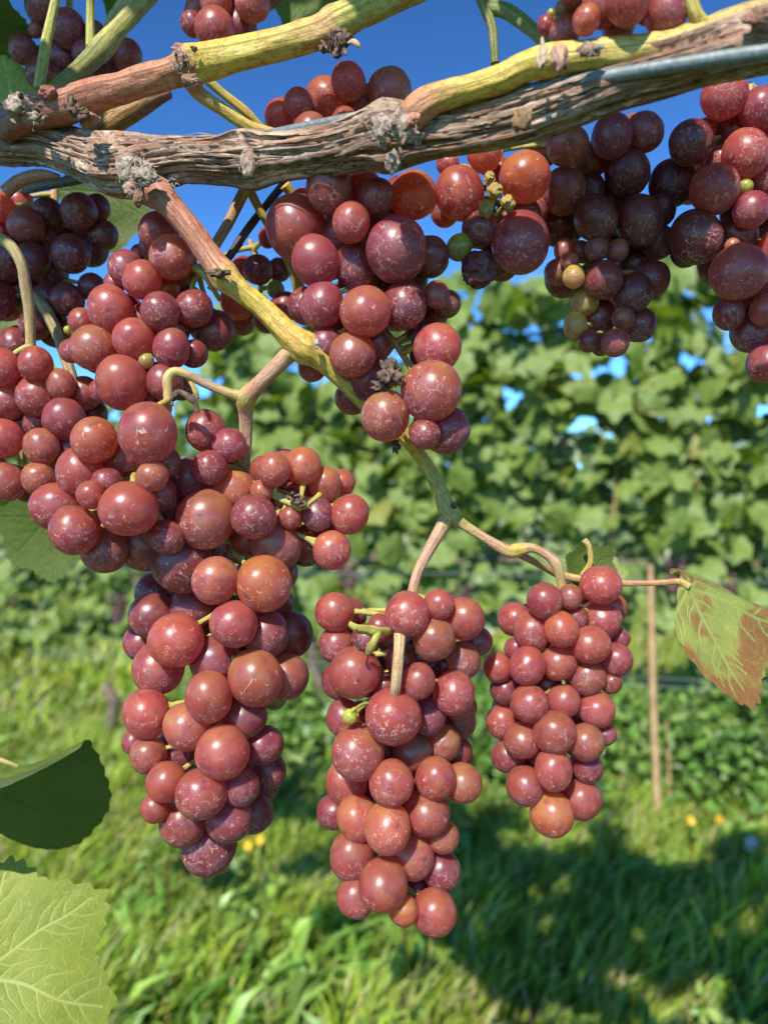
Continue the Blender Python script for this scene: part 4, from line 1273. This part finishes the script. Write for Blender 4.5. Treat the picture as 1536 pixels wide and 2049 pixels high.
# unseen leaves added above the frame to keep some bunches in shade
def shade_leaf(px, py, Y, t, size, seed):
    p = P(px, py, Y) + SUN * t
    put_leaf('leaf', p + Vector((0, 0, size * .45)), (.2, -.1, -1), tuple(SUN), size, M_LEAF_PALE, seed, curl(-2), nA=90, nR=12)
shade_leaf(1235, 430, .265, .19, .034, 30)
shade_leaf(1270, 560, .265, .24, .032, 31)
shade_leaf(1370, 440, .25, .21, .019, 32)
shade_leaf(150, 500, .29, .24, .034, 33)
shade_leaf(90, 600, .29, .28, .032, 34)
shade_leaf(120, 90, .30, .14, .030, 35)
shade_leaf(1060, 60, .24, .10, .012, 36)

# ---------------------------------------------------------------- the next row
rd = np.array([.978, -.21, 0.0])
rn = np.array([-.21, -.978, 0.0])
r0 = np.array([.90, 2.62, 0.0])
LEAFME = [raw_mesh('leaf', v, f, M_LEAF_ROW) for v, f in SL]
rb = np.random.default_rng(5)
vine_s = [-2.75, -1.95, -5.0, -1.15, -.35, .45, 1.25]
FARV = {0: (-2.55, 5.3), 1: (-1.65, 5.2), 2: (-.75, 5.1)}      # the left part of the row stands farther off
vlab = ['leafy vine farthest to the left, seen small below the orange-red bunch',
        'leafy vine behind the sunlit grass just left of the longest bunch',
        'leafy vine standing farther off, hidden behind the longest bunch',
        'leafy vine of the next row behind the gap between the two middle bunches',
        'leafy vine of the next row behind the cone-shaped bunch',
        'leafy vine of the next row behind the dry cane and the rust-blotched leaf',
        'leafy vine of the next row cut off by the right edge']
Vn = Vector
for k, s in enumerate(vine_s):
    base = r0 + rd * s
    if k in FARV: base = np.array([FARV[k][0], FARV[k][1], 0.])
    root = empty('grapevine', Vn(base))
    tag(root, vlab[k], 'grapevine', 'vines of the next row')
    # trunk with two arms
    pts = [base + np.array([0, 0, -.03]), base + np.array([.02, 0, .2]), base + np.array([-.02, .01, .45]), base + np.array([.01, 0, .68]), base + np.array([.05, 0, .78])]
    pts = [p + np.r_[rb.normal(size=2) * .012, 0] for p in pts]
    pth = catmull(pts, 7)
    vv_, q_, u_, l_ = sweep(pth, np.linspace(.024, .014, len(pth)), 10, lambda u, v, r: r * .3 * fbm(np.stack([u * 5, v * 12, v * 0], axis=1), 2, k))
    mesh_obj('trunk', vv_, q_, M_TRUNK, root)
    for sg in (-1, 1):
        a = catmull([pts[-1], pts[-1] + rd * sg * .12 + np.array([0, 0, .05]), pts[-1] + rd * sg * .40 + np.array([0, 0, .04])], 6)
        vv_, q_, u_, l_ = sweep(a, np.linspace(.012, .007, len(a)), 8)
        mesh_obj('arm', vv_, q_, M_TRUNK, root)
    n = 740
    P_ = []
    left = k in FARV
    while len(P_) < n:
        sx = rb.uniform(-.44, .44)
        zz = rb.uniform(.04 if left else .60, 1.95)
        # uneven top and a thinner fruit zone
        X_ = s + sx
        top = 1.84 + .05 * vnoise(np.array([[X_ * 2.3, 0, 0]]), 4)[0] + .05 * vnoise(np.array([[X_ * 9, 0, 0]]), 5)[0] - (.0 if X_ > -.7 else .07)
        if zz > top: continue
        if zz < .95 and rb.random() < (.0 if left else .40): continue
        if not left and zz < .75 and rb.random() < .45: continue
        hole = vnoise(np.array([[X_ * 8, zz * 8, 3]]), 6)[0]
        if not left and zz > 1.15 and hole > .60: continue
        dep = rb.normal() * .09
        P_.append(base + rd * sx + rn * dep + np.array([0, 0, zz]))
    P_ = np.array(P_)
    R_ = leaf_frames(n, rn * .75 + np.array([0, 0, .60]), .55, rb)
    sz = rb.uniform(.044, .080, n)
    # biggest on screen = nearest to the camera and unhidden: the front ones become parts
    order = np.argsort(-(P_ - base) @ rn)
    for i in order[:300]:
        o = bpy.data.objects.new('leaf', LEAFME[rb.integers(7)])
        M = Matrix(np.c_[np.r_[(R_[i] * sz[i]).T, [[0, 0, 0]]], np.r_[P_[i] - base, 1]].tolist())
        o.matrix_local = M
        link(o, root)
    idx = order[300:]
    v, f = merge_leaves(P_[idx], R_[idx], sz[idx], rb)
    o = mesh_obj('inner_leaves', v, f, M_LEAF_FAR, root, True)
    o['kind'] = 'stuff'
    # shoots standing out of the top
    for j in range(4):
        b0 = base + rd * rb.uniform(-.4, .4) + np.array([0, 0, .85])
        a = catmull([b0, b0 + np.array([rb.normal() * .03, rb.normal() * .03, .45]), b0 + np.array([rb.normal() * .06, rb.normal() * .04, .9])], 5)
        vv_, q_, u_, l_ = sweep(a, np.linspace(.005, .002, len(a)), 6)
        mesh_obj('shoot', vv_, q_, M_CANE, root)

# bunches in the next row: far away, each one lumpy mesh
fb = [(-1.02, .80), (-.62, .76), (-.25, .82), (.06, .86), (.22, .80), (.42, .84), (-1.35, .84), (-1.9, .70), (.62, .78)]
fl = ['behind the gap left of the middle bunch', 'just left of the middle bunch stalk', 'right of the middle bunch stalk', 'left of the dry cane', 'just right of the dry cane',
      'under the rust-blotched leaf', 'beside the wing of the longest bunch', 'left of the longest bunch', 'at the right edge']
for k, (s, z) in enumerate(fb):
    p0 = r0 + rd * s + rn * .15 + np.array([0, 0, z])
    V_, F_ = [], []
    n = 0
    for j in range(42):
        h = rb.random()
        a = rb.uniform(0, 6.28)
        w_r = .034 * (1 - h * .75)
        pp = p0 + np.array([math.cos(a) * w_r, math.sin(a) * w_r, -.12 * h])
        V_.append(ICO2 * .0085 + pp); F_.append(ICO2F + n); n += len(ICO2)
    o = mesh_obj('grape_bunch', np.vstack(V_), np.vstack(F_), M_FARGRAPE)
    tag(o, 'small blurred dark bunch in the next row ' + fl[k], 'grape bunch', 'far bunches in the next row')

# wires of the next row
for k, (z, lab) in enumerate(((.50, 'lower thin wire of the next row, level with the middle bunches'), (.475, 'second thin wire just under the lower wire of the next row'), (.80, 'thin fruiting wire of the next row among its bunches'))):
    a, b_ = r0 + rd * -2.2 + rn * .26, r0 + rd * 2.2 + rn * .26
    pth = np.linspace(a, b_, 30); pth[:, 2] = z - .012 * np.sin(np.linspace(0, 9, 30)) ** 2
    vv_, q_, u_, l_ = sweep(pth, np.full(30, .0016), 8)
    o = mesh_obj('trellis_wire', vv_, q_, M_WIRE)
    tag(o, lab, 'wire', 'thin wires of the next row')


def world_tube(name, pts, rads, mat, nseg=10, rough=.1, seed=0, parent=None):
    cpt = catmull([tuple(p) + (r,) for p, r in zip(pts, rads)], 8)
    v, q, u, l_ = sweep(cpt[:, :3], np.maximum(cpt[:, 3], 1e-4), nseg, lambda u, v, r: r * rough * fbm(np.stack([u * 5, v * 20, v * 0 + seed], axis=1), 2, seed))
    return mesh_obj(name, v, q, mat, parent)


# training cane and dry stalks
def at(px, py, Y): return tuple(P(px, py, Y))
o = world_tube('training_cane', [at(1316, 1690, 2.30), at(1312, 1560, 2.32), at(1306, 1400, 2.34), at(1303, 1250, 2.36), at(1300, 1130, 2.38)], [.013, .011, .011, .010, .009], M_CANE, 12, .12, 3)
tag(o, 'upright dry tan cane standing in the grass right of the cone-shaped bunch', 'cane')
for (x, y0, y1, Y, lab) in ((1336, 1660, 1440, 2.42, 'thin dry stalk just right of the training cane'), (1247, 1660, 1540, 2.44, 'short dry stalk left of the training cane'),
                            (1355, 1690, 1610, 2.3, 'shortest dry stalk at the foot of the training cane')):
    o = world_tube('dry_stalk', [at(x, y0, Y), at(x + 2, (y0 + y1) / 2, Y), at(x - 3, y1, Y + .02)], [.006, .005, .003], M_CANE, 8, .15, int(x))
    tag(o, lab, 'dry stalk')
# pale tags
for (x, y, hx, hy, Y, lab) in ((1490, 1368, 9, 34, 2.45, 'white plastic sleeve hanging on the far wire under the rust-blotched leaf'),
                               (1502, 1690, 13, 17, 1.98, 'pale crumpled scrap lying in the grass at the lower right'),
                               (1478, 1290, 7, 14, 2.45, 'small white clip on the far wire above the plastic sleeve')):
    vv_ = ICO3 * np.array([hx, hx * .6, hy]) * Y / F * (1 + .25 * fbm(ICO3 * 1.7 + x, 3, 5))[:, None] + np.array(P(x, y, Y))
    o = mesh_obj('plastic_sleeve' if hy > 20 else ('plastic_scrap' if hy > 15 else 'wire_clip'), vv_, ICO3F, M_WHITE)
    tag(o, lab, 'plastic')
# curved old trunk of the far left
o = world_tube('old_stump', [at(170, 1500, 3.1), at(212, 1470, 3.1), at(226, 1420, 3.1), at(216, 1365, 3.12)], [.02, .026, .024, .018], M_TRUNK, 12, .3, 9)
tag(o, 'bent grey-brown old stump in the grass left of the longest bunch', 'stump')


# ---------------------------------------------------------------- grass and weeds
def blades(n, x0, x1, y0, y1, h0, h1, w0, w1, cols, seed, dens=None, lean=.35, broad=False):
    r = np.random.default_rng(seed)
    x = r.uniform(x0, x1, n * 2); y = r.uniform(y0, y1, n * 2)
    keep = np.abs(x) < .62 * y + .25
    x, y = x[keep][:n], y[keep][:n]
    cl = vnoise(np.stack([x * 5, y * 5, x * 0], axis=1), seed)
    if dens is not None:
        kk = r.random(len(x)) < dens(x, y, cl)
        x, y, cl = x[kk], y[kk], cl[kk]
    n = len(x)
    a = r.uniform(0, 2 * math.pi, n)
    h = r.uniform(h0, h1, n) * (1 + .45 * cl)
    w_ = r.uniform(w0, w1, n)
    ln = lean * r.uniform(.3, 1.6, n) * h
    b2 = r.uniform(0, 2 * math.pi, n)
    bx, by = np.cos(b2) * ln + .25 * h, np.sin(b2) * ln
    sx, sy = np.cos(a), np.sin(a)
    prof = ((0, .55, 0, 0), (.38, 1.0, .16, .42), (.72, .8, .52, .76), (1, .06, 1.0, .95)) if not broad else ((0, .2, 0, 0), (.35, .8, .25, .45), (.7, 1.0, .6, .75), (1, .15, 1.1, .85))
    V = np.zeros((n, 8, 3))
    gz = np.zeros(n)
    for i, (t, wf, bf, zf) in enumerate(prof):
        for j, sg in enumerate((-1, 1)):
            V[:, i * 2 + j, 0] = x + bx * bf + sx * w_ * wf * sg
            V[:, i * 2 + j, 1] = y + by * bf + sy * w_ * wf * sg
            V[:, i * 2 + j, 2] = h * zf + gz - .02
    base = (np.arange(n) * 8)[:, None]
    Q = np.concatenate([base + np.array([[0, 1, 3, 2]]), base + np.array([[2, 3, 5, 4]]), base + np.array([[4, 5, 7, 6]])], axis=0)
    C = np.array(cols)
    ci = r.integers(0, len(C), n)
    col = C[ci] * (1 + .3 * r.normal(size=n))[:, None].clip(.4, 1.7) * (1 + .25 * cl)[:, None]
    return V.reshape(-1, 3), Q, np.repeat(col, 8, axis=0)


GR = [(.28, .39, .035), (.36, .46, .05), (.15, .26, .03), (.36, .46, .08), (.34, .35, .09), (.42, .35, .17)]
v1, q1, c1 = blades(62000, -2.2, 2.2, 1.15, 3.3, .06, .17, .0016, .0042, GR[:4] + GR[:3] + [GR[4], GR[5]], 3)
o = mesh_obj('grass', v1, q1, M_GRASS, None, True, c1); tag(o, 'long bright green grass under and between the rows', 'grass', None, 'stuff')
v1, q1, c1 = blades(42000, -5, 5, 3.2, 9.5, .08, .2, .004, .010, GR[:5] + [(.3, .26, .13)], 4)
o = mesh_obj('grass', v1, q1, M_GRASS, None, True, c1); tag(o, 'sunlit grass beyond the next row, seen low on the left', 'grass', None, 'stuff')
v1, q1, c1 = blades(9000, -1.8, 1.8, 1.15, 3.1, .05, .13, .007, .016, [(.13, .26, .04), (.18, .32, .05), (.24, .38, .07)], 5, lambda x, y, cl: np.clip(.35 + cl * 1.2, 0, 1), .5, True)
o = mesh_obj('broadleaf_weeds', v1, q1, M_GRASS, None, True, c1); tag(o, 'broad-leaved weeds and clover among the grass', 'weeds', None, 'stuff')
# tall weeds at the foot of the next row
def rowdens(x, y, cl):
    t = (r0[1] - rd[1] / rd[0] * (r0[0] - x))
    return (np.abs(y - t) < .22) * (x > -.55) * 1.0
def leafy(n, x0, x1, hmax, cols, seed, size, band=.16):
    """small ovate weed leaves on bushy plants along the foot of the row"""
    r = np.random.default_rng(seed)
    m = 420
    X = r.uniform(x0, x1, m); Yc_ = r0[1] - rd[1] / rd[0] * (r0[0] - X) + r.normal(size=m) * band + (.12 if band < .5 else 0)
    H = hmax * r.uniform(.35, 1, m); Wd = r.uniform(.05, .13, m)
    k = r.integers(0, m, n)
    hz = r.random(n) ** .8
    p = np.stack([X[k] + r.normal(size=n) * Wd[k] * (1.1 - .6 * hz), Yc_[k] + r.normal(size=n) * Wd[k] * (1.1 - .6 * hz), H[k] * hz], axis=1)
    N = np.array([-.1, -.5, .8]) + r.normal(size=(n, 3)) * .6; N /= np.linalg.norm(N, axis=1)[:, None]
    T = r.normal(size=(n, 3)); T[:, 2] -= .4; T -= N * (T * N).sum(1)[:, None]; T /= np.linalg.norm(T, axis=1)[:, None]
    B = np.cross(T, N)
    L = r.uniform(*size, n)[:, None]
    V = np.stack([p, p + T * L * .35 + B * L * .28, p + T * L * .75 + B * L * .22 - N * L * .08, p + T * L - N * L * .2,
                  p + T * L * .75 - B * L * .22 - N * L * .08, p + T * L * .35 - B * L * .28], axis=1)
    b = (np.arange(n) * 6)[:, None]
    Q = np.concatenate([b + np.array([[0, 1, 2, 3]]), b + np.array([[0, 3, 4, 5]])])
    C = np.array(cols)[r.integers(0, len(cols), n)] * (1 + .25 * r.normal(size=n))[:, None].clip(.5, 1.6)
    return V.reshape(-1, 3), Q, np.repeat(C, 6, axis=0)


v1, q1, c1 = leafy(48000, -.75, 1.7, .46, [(.09, .18, .03), (.12, .24, .035), (.16, .28, .05), (.20, .28, .07)], 6, (.018, .05))
o = mesh_obj('tall_weeds', v1, q1, M_GRASS, None, True, c1); tag(o, 'leafy green weeds along the foot of the next row', 'weeds', None, 'stuff')
v1, q1, c1 = leafy(9000, -1.9, 1.2, .13, [(.18, .30, .05), (.14, .27, .04), (.26, .34, .08)], 16, (.015, .04), .7)
o = mesh_obj('low_weeds', v1, q1, M_GRASS, None, True, c1); tag(o, 'low clover-like weeds scattered through the grass', 'weeds', None, 'stuff')

# yellow flowers
fls = [(1130, 1772, 2.0), (1275, 1868, 1.85), (1435, 1860, 1.86), (1438, 1640, 2.45), (1000, 1670, 2.3), (520, 1678, 2.3), (496, 1690, 2.3), (1380, 1640, 2.4)]
fls = [(x, y, .84 * F / (y - CZ * 1024.5)) for x, y, _ in fls]
FLAB = ['yellow flower in the grass right of the tip of the middle bunch', 'yellow flower low in the grass, below the dry cane', 'yellow flower low in the grass near the right edge',
        'yellow flower beside the pale scrap at the right', 'yellow flower just left of the tip of the cone-shaped bunch', 'right-hand of two yellow flowers by the tip of the longest bunch',
        'left-hand of two yellow flowers by the tip of the longest bunch', 'yellow flower just right of the foot of the dry cane']
for k, (x, y, Y) in enumerate(fls):
    root = empty('yellow_flower', Vn((P(x, y, Y).x, Y, 0)))
    tag(root, FLAB[k], 'flower', 'yellow flowers in the grass')
    p = P(x, y, Y)
    V_, F_ = [], []
    for j in range(12):
        a = j / 12 * 6.283
        d = np.array([math.cos(a), math.sin(a) * .5 - .35, math.sin(a) * .9]) * .011
        e = np.array([-math.sin(a), 0, math.cos(a)]) * .0024
        b0 = len(V_)
        V_ += [np.array(p) + e * .4, np.array(p) - e * .4, np.array(p) + d - e, np.array(p) + d + e, np.array(p) + d * 1.15]
        F_ += [(b0, b0 + 1, b0 + 2, b0 + 3), (b0 + 3, b0 + 2, b0 + 4)]
    mesh_obj('petals', V_, F_, M_YELLOW, root, False)
    world_tube('stem', [(p.x + .01, Y, 0), (p.x + .004, Y, p.z * .5), tuple(p)], [.0015, .0013, .0012], M_STEM, 6, .1, k, root)
    F0 = bpy.data.objects

# a farther row and rising vineyard slope
def far_row(y, n, seed, lab, zt, x0, x1):
    r = np.random.default_rng(seed)
    p = np.stack([r.uniform(x0, x1, n), y + r.normal(size=n) * .25, r.uniform(.35, zt, n)], axis=1)
    p[:, 1] += -.2 * p[:, 0]
    v, f = merge_leaves(p, leaf_frames(n, (-.2, -.8, .6), .4, r), r.uniform(.07, .11, n), r)
    o = mesh_obj('vine_row', v, f, M_LEAF_FAR); tag(o, lab, 'vine row', None, 'stuff')
far_row(8.5, 5500, 31, 'far-off vine row glimpsed beneath the next row', 1.85, -9, 9)
far_row(13.0, 5000, 32, 'vine row farthest off, barely seen through the gaps', 1.5, -14, 14)
